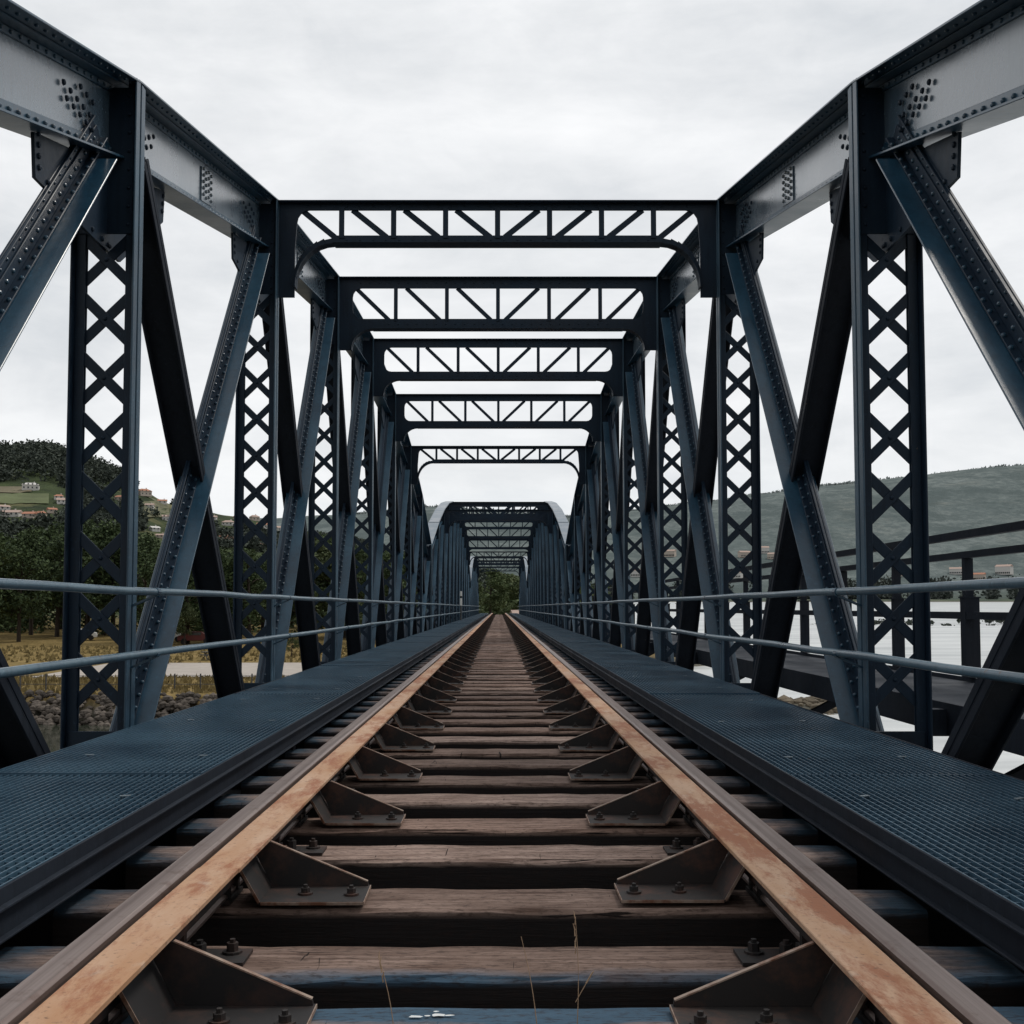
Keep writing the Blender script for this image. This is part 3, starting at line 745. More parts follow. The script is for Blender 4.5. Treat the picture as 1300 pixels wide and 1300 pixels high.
# ------------------------------------------------------------------ dry grass stalks between the sleepers
def stalk(base, tip, label, seeds, side=None):
    o = empty('grass_stalk', base); tag(o, label, 'grass stalk', 'dry grass stalks between the sleepers')
    base = Vector(base); tip = Vector(tip)-base; mb = MB()
    pts = [tip*t+Vector((.006*math.sin(t*3), 0, 0)) for t in [i/8 for i in range(9)]]
    mb.tube(pts, .0011, 5, .0006); mb.build('stem', M['straw'], o)
    if seeds:
        mb = MB()
        for i in range(seeds):
            t = 1-.32*i/seeds; c = tip*t; d = Vector((random.uniform(-.3,.3), random.uniform(-.3,.3), 1)).normalized()
            mb.tube([c, c+d*.004, c+d*.010, c+d*.014], .0016, 6, .0007)
        mb.build('seed_head', M['straw'], o)
    if side:
        mb = MB(); q = Vector(side)-base; mid = tip*.35
        mb.tube([mid, mid.lerp(q, .6), q], .0009, 5)
        for i in range(5):
            c = mid.lerp(q, .7+.07*i); mb.tube([c, c+Vector((.004,0,.006)), c+Vector((.007,0,.009))], .0018, 6, .0007)
        mb.build('side_shoot', M['straw'], o)
stalk(at(502, 1330, 2.25), at(481, 1217, 2.25), 'pale dry grass stalk with a drooping seed head, leftmost of three in the foreground', 6)
stalk(at(684, 1330, 2.25), at(661, 1189, 2.25), 'bare thin dry stalk, the middle one of the three in the foreground', 0)
stalk(at(731, 1330, 2.25), at(730, 1166, 2.25), 'tallest dry stalk with brown seeds and a side shoot, rightmost of three', 7, at(750, 1238, 2.25))

# ------------------------------------------------------------------ terrain
WATER = -7.3; TILT = .010
def lerp(pts, x):
    if x <= pts[0][0]: return pts[0][1]
    for (a, b_), (c, d) in zip(pts, pts[1:]):
        if x <= c: t = (x-a)/(c-a); return b_+(d-b_)*(t*t*(3-2*t)*.6+t*.4)
    return pts[-1][1]
def elev(pts, u): return (757-lerp(pts, u*F+634))/F
LEFT = [(-900,640),(-300,585),(0,576),(60,578),(130,601),(180,620),(215,636),(290,653),(420,680),(520,705),(640,728),(760,757)]
FAR = [(-900,640),(200,665),(450,655),(550,645),(640,650),(720,655),(780,648),(900,634),(960,626),(1040,614),(1180,603),(1300,591),(1700,575),(2500,620)]
def sm(t): t = max(0, min(1, t)); return t*t*(3-2*t)
def fbm(x, y, sc, oc=4):
    return noise.fractal(Vector((x*sc, y*sc, .37)), .9, 2.1, oc)
def height(X, Y):
    base = WATER-1.6
    bank = WATER+1.75
    z = base
    # left bank beyond the river, and land at the far end
    xr = 2+ (sm((Y-118)/12)*26)
    m = sm((Y-70-1.2*math.sin(X*.11))/1.6)*sm((xr-X)/4)
    z = base+(bank-base)*m
    if Y > 70: z += m*max(0, min(2.0, (Y-105)*.018))
    # near bank behind the camera
    z = max(z, base+(bank+3-base)*sm((-6-Y)/8))
    # mud bank by the pier, low reedy islet, far flats
    z = max(z, base+2.3*math.exp(-(((X-21)/8)**2+((Y-78)/4)**2))+fbm(X, Y, .3)*.25*math.exp(-(((X-21)/9)**2+((Y-78)/6)**2)))
    z = max(z, base+2.9*sm(1-abs(Y-305-.06*X)/20)*sm((X-75)/30)*(.85+.2*math.sin(X*.05)))
    z = max(z, base+1.9*sm(1-abs(Y-760-.05*X)/70)*sm((X-60)/60)*sm(.5+fbm(X, Y, .006)*1.6))
    z = max(z, base+1.9*sm(1-abs(Y-1150)/90)*sm(.6+fbm(X+90, Y, .004)*1.6))
    z = max(z, base+(4+ (base and 0))*sm((Y-1550)/120))
    if Y > 60:
        u = X/Y
        r1 = sm((Y-430)/970)*(1-.75*sm((Y-1480)/600))
        e = elev(LEFT, u)*1400
        if e > 0 and Y > 140: z = max(z, base+(WATER+2-base)*sm((Y-140)/20)+e*r1+fbm(X, Y, .008)*9*r1)
        r2 = sm((Y-1650)/1350)*(1-.6*sm((Y-3200)/1800))
        e = elev(FAR, u)*3000
        if e > 0 and Y > 1500: z = max(z, WATER+3+e*r2+fbm(X, Y, .0022, 5)*26*r2*(1.0-r2*.55))
    return z+TILT*max(0, Y)
def rng(a, b, st):
    o = []; x = a
    while x < b-1e-6: o.append(x); x += st
    return o
XS = rng(-5200,-1200,200)+rng(-1200,-400,25)+rng(-400,-120,10)+rng(-120,40,2.5)+rng(40,200,8)+rng(200,1000,25)+rng(1000,3000,60)+rng(3000,6200,200)
YS = rng(-600,-30,60)+rng(-30,0,3)+rng(0,64,8)+rng(64,84,.8)+rng(84,92,2)+rng(92,140,3)+rng(140,300,8)+rng(300,1500,24)+rng(1500,3400,55)+rng(3400,6500,250)
mb = MB(); nx = len(XS)
for y in YS:
    for x in XS: mb.v.append((x, y, height(x, y)))
for j in range(len(YS)-1):
    for i in range(nx-1):
        a = j*nx+i; mb.f.append((a, a+1, a+nx+1, a+nx)); mb.m.append(0)
m, nt, b = newmat('ground_cover'); v = coords(nt)
geo = nd(nt, 'ShaderNodeNewGeometry'); sp = nd(nt, 'ShaderNodeSeparateXYZ'); nt.links.new(geo.outputs['Position'], sp.inputs[0])
def mrange(val, a, c):
    q = nd(nt, 'ShaderNodeMapRange'); q.inputs['From Min'].default_value = a; q.inputs['From Max'].default_value = c; nt.links.new(val, q.inputs['Value']); return q.outputs[0]
g1 = mix(nt, ramp(nt, ntex(nt, v, .25, 6, .7), [(.35, 0), (.65, 1)]), (.16,.115,.045), (.30,.215,.095))
g1 = mix(nt, ramp(nt, ntex(nt, v, 2.5, 4, .6), [(.45, 0), (.7, .6)]), g1, (.10,.095,.035))
hillc = mix(nt, ramp(nt, ntex(nt, v, .022, 6, .7), [(.38, 0), (.6, 1)]), (.030,.040,.026), (.065,.085,.04))
hillc = mix(nt, ramp(nt, ntex(nt, v, .013, 5, .6), [(.56, 0), (.64, .8)]), hillc, (.17,.16,.085))
farc = mix(nt, ramp(nt, ntex(nt, v, .0035, 8, .75), [(.35, 0), (.65, 1)]), (.135,.165,.162), (.21,.24,.232))  # far hill colours lightened to carry the haze
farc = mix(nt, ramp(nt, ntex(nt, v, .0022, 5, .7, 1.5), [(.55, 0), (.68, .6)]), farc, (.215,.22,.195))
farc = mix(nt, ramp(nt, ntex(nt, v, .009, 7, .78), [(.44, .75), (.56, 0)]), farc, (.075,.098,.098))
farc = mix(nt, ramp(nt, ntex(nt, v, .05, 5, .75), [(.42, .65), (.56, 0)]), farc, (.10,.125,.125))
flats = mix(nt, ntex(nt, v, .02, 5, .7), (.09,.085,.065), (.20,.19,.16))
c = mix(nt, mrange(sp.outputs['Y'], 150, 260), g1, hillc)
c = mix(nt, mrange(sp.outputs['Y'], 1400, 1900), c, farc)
sub = nd(nt, 'ShaderNodeMath'); sub.operation = 'MULTIPLY_ADD'; nt.links.new(sp.outputs['Y'], sub.inputs[0]); sub.inputs[1].default_value = -TILT; nt.links.new(sp.outputs['Z'], sub.inputs[2])
c = mix(nt, mrange(sub.outputs[0], WATER+1.5, WATER+.6), c, flats)
nt.links.new(c, b.inputs['Base Color']); b.inputs['Roughness'].default_value = 1; b.inputs['Specular IOR Level'].default_value = .05
bump(nt, b, ntex(nt, v, .04, 6, .7), .8, 6)
g = mb.build('ground', m, norm=False, smooth=True); tag(g, kind='structure')
# water
m, nt, b = newmat('river'); v = coords(nt, (1, .45, 1))
b.inputs['Base Color'].default_value = (.13,.14,.14,1); b.inputs['Roughness'].default_value = .38; b.inputs['IOR'].default_value = 1.45
b.inputs['Specular IOR Level'].default_value = .8
geo = nd(nt, 'ShaderNodeNewGeometry'); sp = nd(nt, 'ShaderNodeSeparateXYZ'); nt.links.new(geo.outputs['Position'], sp.inputs[0])
vw = coords(nt, (.25, 1.3, 1))
wc = mix(nt, ramp(nt, ntex(nt, vw, .09, 7, .7, .4), [(.38, 0), (.62, 1)]), (.33,.355,.36), (.60,.62,.615))  # pale base paints the sky reflected by the ripples
q = nd(nt, 'ShaderNodeMapRange'); q.inputs['From Min'].default_value = 12; q.inputs['From Max'].default_value = -8; nt.links.new(sp.outputs['X'], q.inputs['Value'])
wc = mix(nt, q.outputs[0], wc, mix(nt, ntex(nt, v, .8, 5, .7), (.015,.02,.012), (.06,.068,.052)))    # dark colour paints the trees' reflection by the left bank
nt.links.new(wc, b.inputs['Base Color'])
q2 = nd(nt, 'ShaderNodeMapRange'); q2.inputs['To Min'].default_value = .36; q2.inputs['To Max'].default_value = .07; nt.links.new(q.outputs[0], q2.inputs['Value']); nt.links.new(q2.outputs[0], b.inputs['Roughness'])
bump(nt, b, ntex(nt, v, .9, 6, .6), .10, .06)
mb = MB(); mb.poly([(-5200,-600,WATER),(6200,-600,WATER),(6200,0,WATER),(-5200,0,WATER),(6200,6400,WATER+TILT*6400),(-5200,6400,WATER+TILT*6400)], [(0,1,2,3),(3,2,4,5)])
tag(mb.build('river_water', m, norm=False), kind='structure')

def land(px, py, y0=62, y1=3200):
    Y = y0
    while Y < y1:
        p = at(px, py, Y)
        if height(p.x, p.y) >= p.z: return p
        Y *= 1.006
    return None
# path strips on the bank
def strip(pts, w, name, mat):
    mb = MB(); n = len(pts); P = []
    for i, (x, y) in enumerate(pts):
        for sg in (-1, 1): P.append((x, y+sg*w, height(x, y+sg*w)+.06))
    mb.poly(P, [(2*i, 2*i+2, 2*i+3, 2*i+1) for i in range(n-1)]); o = mb.build(name, mat, norm=False); tag(o, kind='structure')
strip([(x, 95+.03*x) for x in range(-36, 2, 2)], 9.0, 'path', M['path'])
strip([(x, 93+.03*x) for x in range(-110, -35, 3)], 1.3, 'path', M['path'])

# rocks on the shore
def rockpile(name, pts, rmin, rmax, mat, label):
    mb = MB(); rn = random.Random(9)
    for (x, y, z) in pts:
        r = rn.uniform(rmin, rmax); b0 = len(mb.v); ph = rn.random()*6
        ring = [(0,0,1)]+[(math.cos(a*1.0472+ph)*.85, math.sin(a*1.0472+ph)*.85, .45) for a in range(6)]+[(math.cos(a*1.0472+ph+.5), math.sin(a*1.0472+ph+.5), -.3) for a in range(6)]+[(0,0,-.8)]
        P = [(x+q[0]*r*rn.uniform(.8,1.3), y+q[1]*r*rn.uniform(.7,1.2), z+q[2]*r*.75*rn.uniform(.8,1.2)) for q in ring]
        F_ = [(0,1+a,1+(a+1)%6) for a in range(6)]+[(1+a,7+a,1+(a+1)%6) for a in range(6)]+[(1+(a+1)%6,7+a,7+(a+1)%6) for a in range(6)]+[(13,7+(a+1)%6,7+a) for a in range(6)]
        mb.poly(P, F_)
    o = mb.build(name, mat); tag(o, label, 'rocks', kind='stuff'); return o
rn = random.Random(2); pts = []
for i in range(2300):
    x = rn.uniform(-62, 3); t = rn.random(); y = 70+1.2*math.sin(x*.11)-.7+t*2.0; pts.append((x, y, WATER+TILT*y-.1+t*1.9))
rockpile('rock_revetment', pts, .12, .33, M['rock'], 'grey brown rocks piled along the river bank on the left')
pts = []
for i in range(420):
    x = 21+rn.gauss(0, 4.5); y = 78+rn.gauss(0, 2.5); pts.append((x, y, height(x, y)+.02))
rockpile('mud_rocks', pts, .15, .5, M['mud'], 'muddy rocks and weed showing in the river under the right hand walkway')

# shore fence
fe = empty('shore_fence', (-30, 73.2, height(-30, 73.2))); tag(fe, 'low wire fence with thin dark posts along the top of the river bank', 'fence')
mb = MB(); mb.box(-.04, .04, -.04, .04, -.2, 1.15); fp = mb.build('post', M['grey_metal'], fe)
for i in range(30):
    o = fp if i == 0 else fp.copy()
    if i: COL.objects.link(o)
    o.location = (-22+i*1.7, 0, 0)
for z in (.45, 1.0):
    mb = MB(); mb.tube([(-22, 0, z), (28, 0, z)], .022, 6); mb.build('wire', M['grey_metal'], fe)

# ------------------------------------------------------------------ vegetation
def leaves(mb, c, rad, n, size, rn, flatz=1.0):
    for i in range(n):
        d = Vector((rn.gauss(0,1), rn.gauss(0,1), rn.gauss(0,1))).normalized(); q = rn.random()**.45
        p = Vector((c[0]+d.x*rad[0]*q, c[1]+d.y*rad[1]*q, c[2]+d.z*rad[2]*q))
        a = Vector((rn.gauss(0,1), rn.gauss(0,1), rn.gauss(0,.7)*flatz)).normalized(); b_ = a.orthogonal().normalized()
        b_ = (b_*math.cos(rn.random()*6)+a.cross(b_)*math.sin(rn.random()*6)).normalized()
        s_ = size*rn.uniform(.6, 1.3)
        mb.poly([p-a*s_, p+b_*s_*.55, p+a*s_, p-b_*s_*.55], [(0,1,2,3)])
def tree_proto(name, h, kind, seed, leafmat, nleaf=3600):
    rn = random.Random(seed); root = empty(name)
    tr = MB(); lean = Vector((rn.uniform(-.06,.06)*h, rn.uniform(-.06,.06)*h, 0))
    pts = [Vector((0,0,-.5))+lean*t*t+Vector((0,0,h*.85*t+.5*t)) for t in (0,.2,.4,.6,.8,1)]
    tr.tube(pts, h*.022, 8, h*.006)
    cr = MB(); clumps = []
    N = 22 if kind == 'pine' else 18
    for i in range(N):
        t = rn.uniform(.22 if kind == 'pine' else .30, 1.0); base = lean*t*t+Vector((0,0,h*.85*t))
        w = h*(.26 if kind == 'pine' else .30)*math.sin(min(1, (t-.1)*1.0)*math.pi*.62+.5)
        if t > .85: w *= .55
        a = rn.random()*6.283; e = base+Vector((math.cos(a), math.sin(a), rn.uniform(.0,.45)))*w*rn.uniform(.45,1)
        tr.tube([base-Vector((0,0,h*.04)), (base+e)/2, e], h*.007, 5, h*.002); clumps.append((e, h*rn.uniform(.085,.15)))
    clumps.append((lean+Vector((0,0,h*.9)), h*.09))
    for e, r in clumps: leaves(cr, e, (r, r, r*.72), nleaf//len(clumps), h*.017, rn)
    tr.build('trunk', M['bark'], root); cr.build('crown', leafmat, root, norm=False)
    return root
def plant_all(protos, spots, labels, cat, group):
    used_ = set()
    for i, (x, y, sc, rz, k) in enumerate(spots):
        o = protos[k] if k not in used_ else copy_tree(protos[k]); used_.add(k)
        o.location = (x, y, height(x, y)-.1); o.scale = (sc*random.uniform(.9,1.15), sc*random.uniform(.9,1.15), sc); o.rotation_euler = (0, 0, rz)
        tag(o, labels(i, x, y), cat, group)
rn = random.Random(11)
pp = [tree_proto('pine_tree', 17, 'pine', 100+k, M['leaf_pine']) for k in range(4)]
spots = []
for i in range(54):
    px = -60+i*11.2+rn.uniform(-6, 6); Y = rn.choice((138, 150, 165, 178))+rn.uniform(-6, 6)
    top = lerp([(-60,655),(60,662),(130,650),(180,668),(230,690),(330,690),(420,672),(470,690),(560,700)], px)+rn.uniform(-4, 26)
    X = (px-634)/F*Y; hgt = CZ+(771-top)/F*Y-height(X, Y)
    spots.append((X, Y, hgt/17, rn.random()*6, rn.randrange(4)))
plant_all(pp, spots, lambda i, x, y: 'dark green pine in the dense row of trees on the left river bank', 'tree', 'pines on the left river bank')
op = [tree_proto('leafy_tree', 9, 'round', 200+k, M['leaf_olive'] if k < 2 else M['leaf_green'], 3000) for k in range(3)]
sp2 = []
for (px, Y, top, k) in ((212, 128, 738, 0), (236, 130, 762, 1), (468, 112, 742, 0), (372, 112, 800, 2), (383, 140, 668, 1), (432, 150, 678, 1), (300, 150, 705, 0), (340, 150, 702, 2), (455, 168, 690, 0)):
    X = (px-634)/F*Y; sp2.append((X, Y, (CZ+(771-top)/F*Y-height(X, Y))/9, rn.random()*6, k))
lab2 = ['pale olive round tree in front of the pines, left of the second truss post', 'smaller olive bush tree just right of the pale olive round tree', 'yellowish young tree close to the track side of the left bank',
        'little dark round street tree standing on the pale path', 'light green tall tree among the pines seen behind the third lattice post', 'light green tall tree among the pines nearest the middle of the bridge',
        'olive tree top showing among the pines right of the big diagonal', 'green leafy tree between the pines behind the second lattice post', 'light olive tree at the right end of the tree row']
plant_all(op, sp2, lambda i, x, y: lab2[i], 'tree', None)
ep = [tree_proto('broadleaf_tree', 14, 'round', 300+k, M['leaf_green'], 5200) for k in range(3)]
sp3 = []
for (X, Y, h, k) in ((-6.5, 190, 21, 0), (-1.5, 196, 23, 1), (5.5, 200, 22, 2), (-2.8, 160, 8.5, 1), (1.6, 163, 9.5, 0), (-12, 196, 22, 2), (11.5, 198, 19, 0), (-17, 186, 17, 1), (16, 205, 17, 1)):
    sp3.append((X, Y, h*.44/14, rn.random()*6, k))
lab3 = ['broad green tree at the left of the opening at the far end of the bridge', 'tallest green tree in the middle of the opening at the end of the track', 'green tree right of centre in the opening at the end of the track',
        'low dark rounded tree left of the vanishing rails', 'low dark rounded tree right at the vanishing rails', 'tree hidden at the left edge behind the far span', 'tree at the right edge behind the far span', 'tree farther left behind the far span', 'tree farther right behind the far span']
used_ = set()
for i, (x, y, sc, rz, k) in enumerate(sp3):
    o = ep[k] if k not in used_ else copy_tree(ep[k]); used_.add(k)
    o.location = (x, y, height(x, y)-.1); o.scale = (sc*1.25, sc*1.25, sc); o.rotation_euler = (0,0,rz); tag(o, lab3[i], 'tree')
# hedge shrubs under the pines
shr = MB(); rs = random.Random(31)
for i in range(150):
    px = rs.uniform(-40, 600); Y = rs.uniform(150, 200); X = (px-634)/F*Y; r = rs.uniform(1.5, 3.2)
    leaves(shr, (X, Y, height(X, Y)+r*.6), (r*1.3, r, r), 90, .35, rs)
tag(shr.build('undergrowth', M['leaf_pine'], norm=False), 'dark undergrowth beneath the pines on the left bank', 'undergrowth', kind='stuff')
shr = MB()
for i in range(60):
    X = rs.uniform(-20, 20); Y = rs.uniform(205, 225); r = rs.uniform(2.5, 4.2)
    leaves(shr, (X, Y, height(X, Y)+rs.uniform(.5, 4.5)), (r*1.3, r, r), 160, .5, rs)
tag(shr.build('thicket', M['leaf_green'], norm=False), 'green thicket closing the view behind the trees at the end of the track', 'thicket', kind='stuff')
# islet scrub
shr = MB()
for i in range(190):
    X = rs.uniform(80, 330); Y = 305+.06*X+rs.uniform(-13, 13); r = rs.uniform(1.0, 2.1)*(1.5 if X > 165 else .55)
    leaves(shr, (X, Y, height(X, Y)+r*.3), (r*2.6, r*1.5, r), 40, .55, rs)
tag(shr.build('islet_scrub', M['leaf_hill'], norm=False), 'low dark scrub covering the flat islet in the river on the right', 'scrub', kind='stuff')
# ------------------------------------------------------------------ houses
def house(p, w, d, h, rz, wall, roof, label, group, hip=False, floors=1):
    k_ = max(1, w/12)
    o = empty('house', (p.x, p.y, height(p.x, p.y)-1.0), rz); tag(o, label, 'house', group)
    mb = MB(); mb.box(-w/2, w/2, -d/2, d/2, 0, h+1); mb.build('wall', wall, o)
    mb = MB(); e = .5; z = h+1.003; rh = d*.26; q = w/2*.55 if hip else w/2+e
    P = [(-w/2-e,-d/2-e,z),(w/2+e,-d/2-e,z),(w/2+e,d/2+e,z),(-w/2-e,d/2+e,z),(-q,0,z+rh),(q,0,z+rh)]
    mb.poly(P, [(0,1,5,4),(2,3,4,5),(1,2,5),(3,0,4),(3,2,1,0)]); r = mb.build('roof', roof, o)
    mb = MB(); mb.box(w*.2-.4, w*.2+.4, .3, 1.1, z+.2, z+rh+1.0); mb.build('chimney', wall, r)
    n = max(2, int(w/3))
    for fl in range(floors):
        for i in range(n):
            x = -w/2+w*(i+.5)/n; zz = 1+.9+fl*2.9
            mb = MB(); mb.box(x-.55*k_, x+.55*k_, -d/2-.06, -d/2-.01, zz, zz+1.35*k_); mb.build('window', M['window'], o)
    return o
H = [ # px, py, w, d, h, wall, roof, hip, floors, label
 (39, 622, 19, 10, 6, 'white_wall', 'white_wall', 1, 2, 'white two storey house alone high on the hill at the far left'),
 (14, 656, 17, 9, 3.2, 'white_wall', 'roof_pale', 0, 1, 'long low white house at the left edge below the green field'),
 (38, 657, 12, 9, 3.4, 'cream_wall', 'roof', 0, 1, 'orange roofed house in the middle of the row below the field'),
 (52, 656, 11, 8, 3.4, 'cream_wall', 'roof', 1, 1, 'small orange hipped house at the right end of the row below the field'),
 (80, 640, 12, 9, 3.4, 'white_wall', 'roof_pale', 0, 1, 'pale roofed house just left of the first lattice post'),
 (152, 636, 10, 8, 4.0, 'cream_wall', 'roof', 1, 1, 'orange house seen through the first lattice post'),
 (183, 630, 12, 9, 4.6, 'cream_wall', 'roof', 1, 2, 'bright orange roofed house just right of the first lattice post'),
 (213, 662, 13, 8, 5.5, 'white_wall', 'roof_pale', 0, 2, 'white gabled two storey house beside the big diagonal'),
 (196, 674, 10, 8, 3.0, 'white_wall', 'white_wall', 0, 1, 'low white flat looking house under the white gabled house'),
 (204, 684, 9, 7, 3.0, 'cream_wall', 'roof_pale', 0, 1, 'small cream house nearest the pine tops right of the first post'),
 (284, 650, 17, 9, 4.4, 'cream_wall', 'roof', 0, 2, 'wide pink orange house on the crest between the second diagonal and lattice post'),
 (290, 667, 13, 9, 3.6, 'white_wall', 'roof_pale', 1, 1, 'pale hipped house below the wide pink house'),
 (323, 661, 9, 8, 4.0, 'cream_wall', 'roof_pale', 1, 1, 'cream house in the left half of the second lattice post'),
 (333, 672, 11, 8, 3.6, 'white_wall', 'roof', 0, 1, 'white orange roofed house low in the second lattice post'),
 (4, 648, 13, 8, 3.4, 'white_wall', 'roof_pale', 0, 1, 'small white house at the very left edge just under the field'),
 (66, 651, 9, 8, 3.2, 'cream_wall', 'roof', 0, 1, 'little house with an orange roof right of the row below the field'),
 (75, 634, 10, 8, 3.2, 'white_wall', 'roof', 1, 1, 'small hipped house above the pale roofed one, left of the first post'),
 (190, 645, 9, 7, 3.0, 'white_wall', 'roof_pale', 0, 1, 'tiny white house among the terraces right of the first post'),
 (206, 640, 10, 7, 3.2, 'white_wall', 'roof', 0, 1, 'tiny orange roofed house on the terraces below the crest'),
 (270, 660, 9, 7, 3.0, 'white_wall', 'roof_pale', 0, 1, 'small white house just left of the pale hipped house'),
 (303, 660, 10, 7, 3.2, 'cream_wall', 'roof', 0, 1, 'small orange roofed house between the wide pink house and the lattice post'),
 (330, 652, 10, 8, 3.4, 'white_wall', 'roof', 1, 1, 'topmost house seen in the second lattice post'),
 (356, 675, 10, 8, 3.4, 'white_wall', 'roof_pale', 0, 1, 'pale house just right of the second lattice post'),
 (345, 668, 9, 7, 4.0, 'cream_wall', 'roof_pale', 0, 1, 'small cream house at the right flange of the second lattice post'),
]
for i, (px, py, w, d, h, wl, rf, hip, fl, lab) in enumerate(H):
    p = land(px, py, 520)
    if p is None: p = at(px, py, 900)
    sc_ = {19: 20, 17: 24, 12: 15, 11: 13, 10: 11, 13: 14, 9: 10}[w]*p.y/F/w; w, d, h = w*sc_, d*sc_*1.1, h*sc_*.95
    house(p, w, d, h, math.atan2(-p.x, p.y)+rn.uniform(-.5, .5), M[wl], M[rf], lab, None, bool(hip), fl)
HR = [(1275, 732, 26, 14, 9, 'white_wall', 'roof_pale', 'white villa with dark windows near the right edge, on the far shore'),
 (1215, 733, 24, 12, 6, 'white_wall', 'roof_pale', 'pale low house on the far shore, second from the right edge'),
 (1150, 735, 22, 12, 6, 'cream_wall', 'roof_pale', 'cream house on the far shore seen through the right hand lattice post'),
 (1243, 740, 20, 12, 6, 'cream_wall', 'roof', 'small orange roofed house just left of the white villa'),
 (968, 706, 24, 12, 7, 'white_wall', 'roof_pale', 'white house on the hill foot right of the second right lattice post'),
 (945, 712, 22, 12, 6, 'cream_wall', 'roof_pale', 'cream house on the hill foot behind the second right lattice post'),
 (982, 714, 20, 12, 6, 'cream_wall', 'roof_pale', 'cream house right of and below the white house on the hill foot'),
 (850, 710, 24, 12, 7, 'cream_wall', 'roof_pale', 'cream house on the far slope behind the third right lattice post'),
 (935, 738, 22, 12, 6, 'white_wall', 'roof_pale', 'white house low on the far shore left of the second right diagonal'),
 (810, 735, 24, 12, 7, 'white_wall', 'roof_pale', 'white house low on the far shore behind the fourth right post')]
for i, (px, py, w, d, h, wl, rf, lab) in enumerate(HR):
    p = land(px, py-3, 1600) or at(px, py, 1900); h *= 1.5
    house(p, w, d, h, math.atan2(-p.x, p.y)+rn.uniform(-.5, .5), M[wl], M[rf], lab, None, False, 1)
p = Vector((4.3, 172, 0)); house(p, 4, 5, 1.6, .2, M['white_wall'], M['roof_pale'], 'pale little house half hidden by the trees at the far end of the track', None)

# woods on the left hill
hpx = [(h_[0], h_[1]) for h_ in H]
wd = MB(); cnt = 0; rs = random.Random(41)
clear = lambda X, Y: fbm(X+40, Y-10, .011, 3)
for i in range(16000):
    Y = rs.uniform(520, 1560); px = rs.uniform(-120, 620); X = (px-634)/F*Y
    z = height(X, Y)
    if z < WATER+TILT*Y+5: continue
    if (X/Y) > -.1 and Y > 1400: continue
    py = 771-(z-CZ)/Y*F
    if px < 75 and 612 < py < 650: continue
    if py > 618 and clear(X*.6, Y*.6) < -.06: continue
    if any(abs(px-hx) < 13 and -14 < py-hy < 9 for hx, hy in hpx): continue
    r = rs.uniform(4, 8.5)*(1.15 if py < 618 else .75)
    leaves(wd, (X, Y, z+r*.7), (r, r, r*1.05), 22, 1.9, rs); cnt += 1
    if cnt > 7000: break
tag(wd.build('hillside_wood', M['leaf_hill'], norm=False), 'dense dark wood covering the hill above the houses on the left', 'wood', kind='stuff')
# woods on the far ridge
wd = MB()
for i in range(11000):
    px = rs.uniform(430, 1330); Y = rs.uniform(1950, 3060); X = (px-634)/F*Y; z = height(X, Y)
    if Y < 2900: continue
    r = rs.uniform(3, 7)*(1 if Y < 2950 else rs.uniform(.6, 1.3)); leaves(wd, (X, Y, z+r*.35), (r*1.5, r*1.3, r*.8), 8, 4.0, rs, 2.5)
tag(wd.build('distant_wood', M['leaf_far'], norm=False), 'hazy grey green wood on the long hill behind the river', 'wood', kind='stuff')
wd = MB()
for i in range(3200):
    px = rs.uniform(700, 1400); Y = rs.uniform(1640, 1900); X = (px-634)/F*Y; z = height(X, Y)
    if any(abs(px-h_[0]) < 10 for h_ in HR): continue
    r = rs.uniform(4, 10); leaves(wd, (X, Y, z+r*.6), (r*1.4, r, r), 16, 3.0, rs)
tag(wd.build('shoreline_wood', leafmat('shore_foliage', (.040,.050,.046), (.085,.10,.085)), norm=False), 'dark belt of trees along the far shore of the river on the right', 'wood', kind='stuff')

# green field on the left hill
def patch(px0, px1, py0, py1, name, mat):
    mb = MB(); nx_, ny_ = 10, 5; P = []; ok = True
    for j in range(ny_+1):
        for i in range(nx_+1):
            p = land(px0+(px1-px0)*i/nx_, py0+(py1-py0)*j/ny_, 520, 1600)
            if p is None: p = at(px0, py0, 1100)
            P.append((p.x, p.y, height(p.x, p.y)+.8))
    mb.poly(P, [(j*(nx_+1)+i, j*(nx_+1)+i+1, (j+1)*(nx_+1)+i+1, (j+1)*(nx_+1)+i) for j in range(ny_) for i in range(nx_)])
    tag(mb.build(name, mat, norm=False), kind='structure')
patch(-30, 62, 628, 641, 'field', flat('meadow', (.115,.135,.065), 1, .25, .05))
patch(-30, 40, 619, 627, 'field', flat('fallow', (.16,.14,.09), 1, .25, .05))
patch(168, 215, 638, 658, 'field', flat('terrace', (.12,.12,.07), 1, .4, .08))

gr = MB(); rg = random.Random(77)
for i in range(9000):
    x = rg.uniform(-62, 2); y = rg.uniform(71.2, 85) if i % 3 else rg.uniform(104, 128); z = height(x, y); h_ = rg.uniform(.12, .42); a = rg.random()*3.14; w_ = rg.uniform(.10, .28)
    dx, dy = math.cos(a)*w_, math.sin(a)*w_
    gr.poly([(x-dx,y-dy,z-.05),(x+dx,y+dy,z-.05),(x+dx*.5+rg.uniform(-.1,.1),y+dy*.5,z+h_)], [(0,1,2)])
tag(gr.build('rough_grass', leafmat('dry_grass', (.19,.15,.065), (.36,.28,.13)), norm=False), 'rough dry yellow grass on the left bank above the rocks', 'grass', kind='stuff')
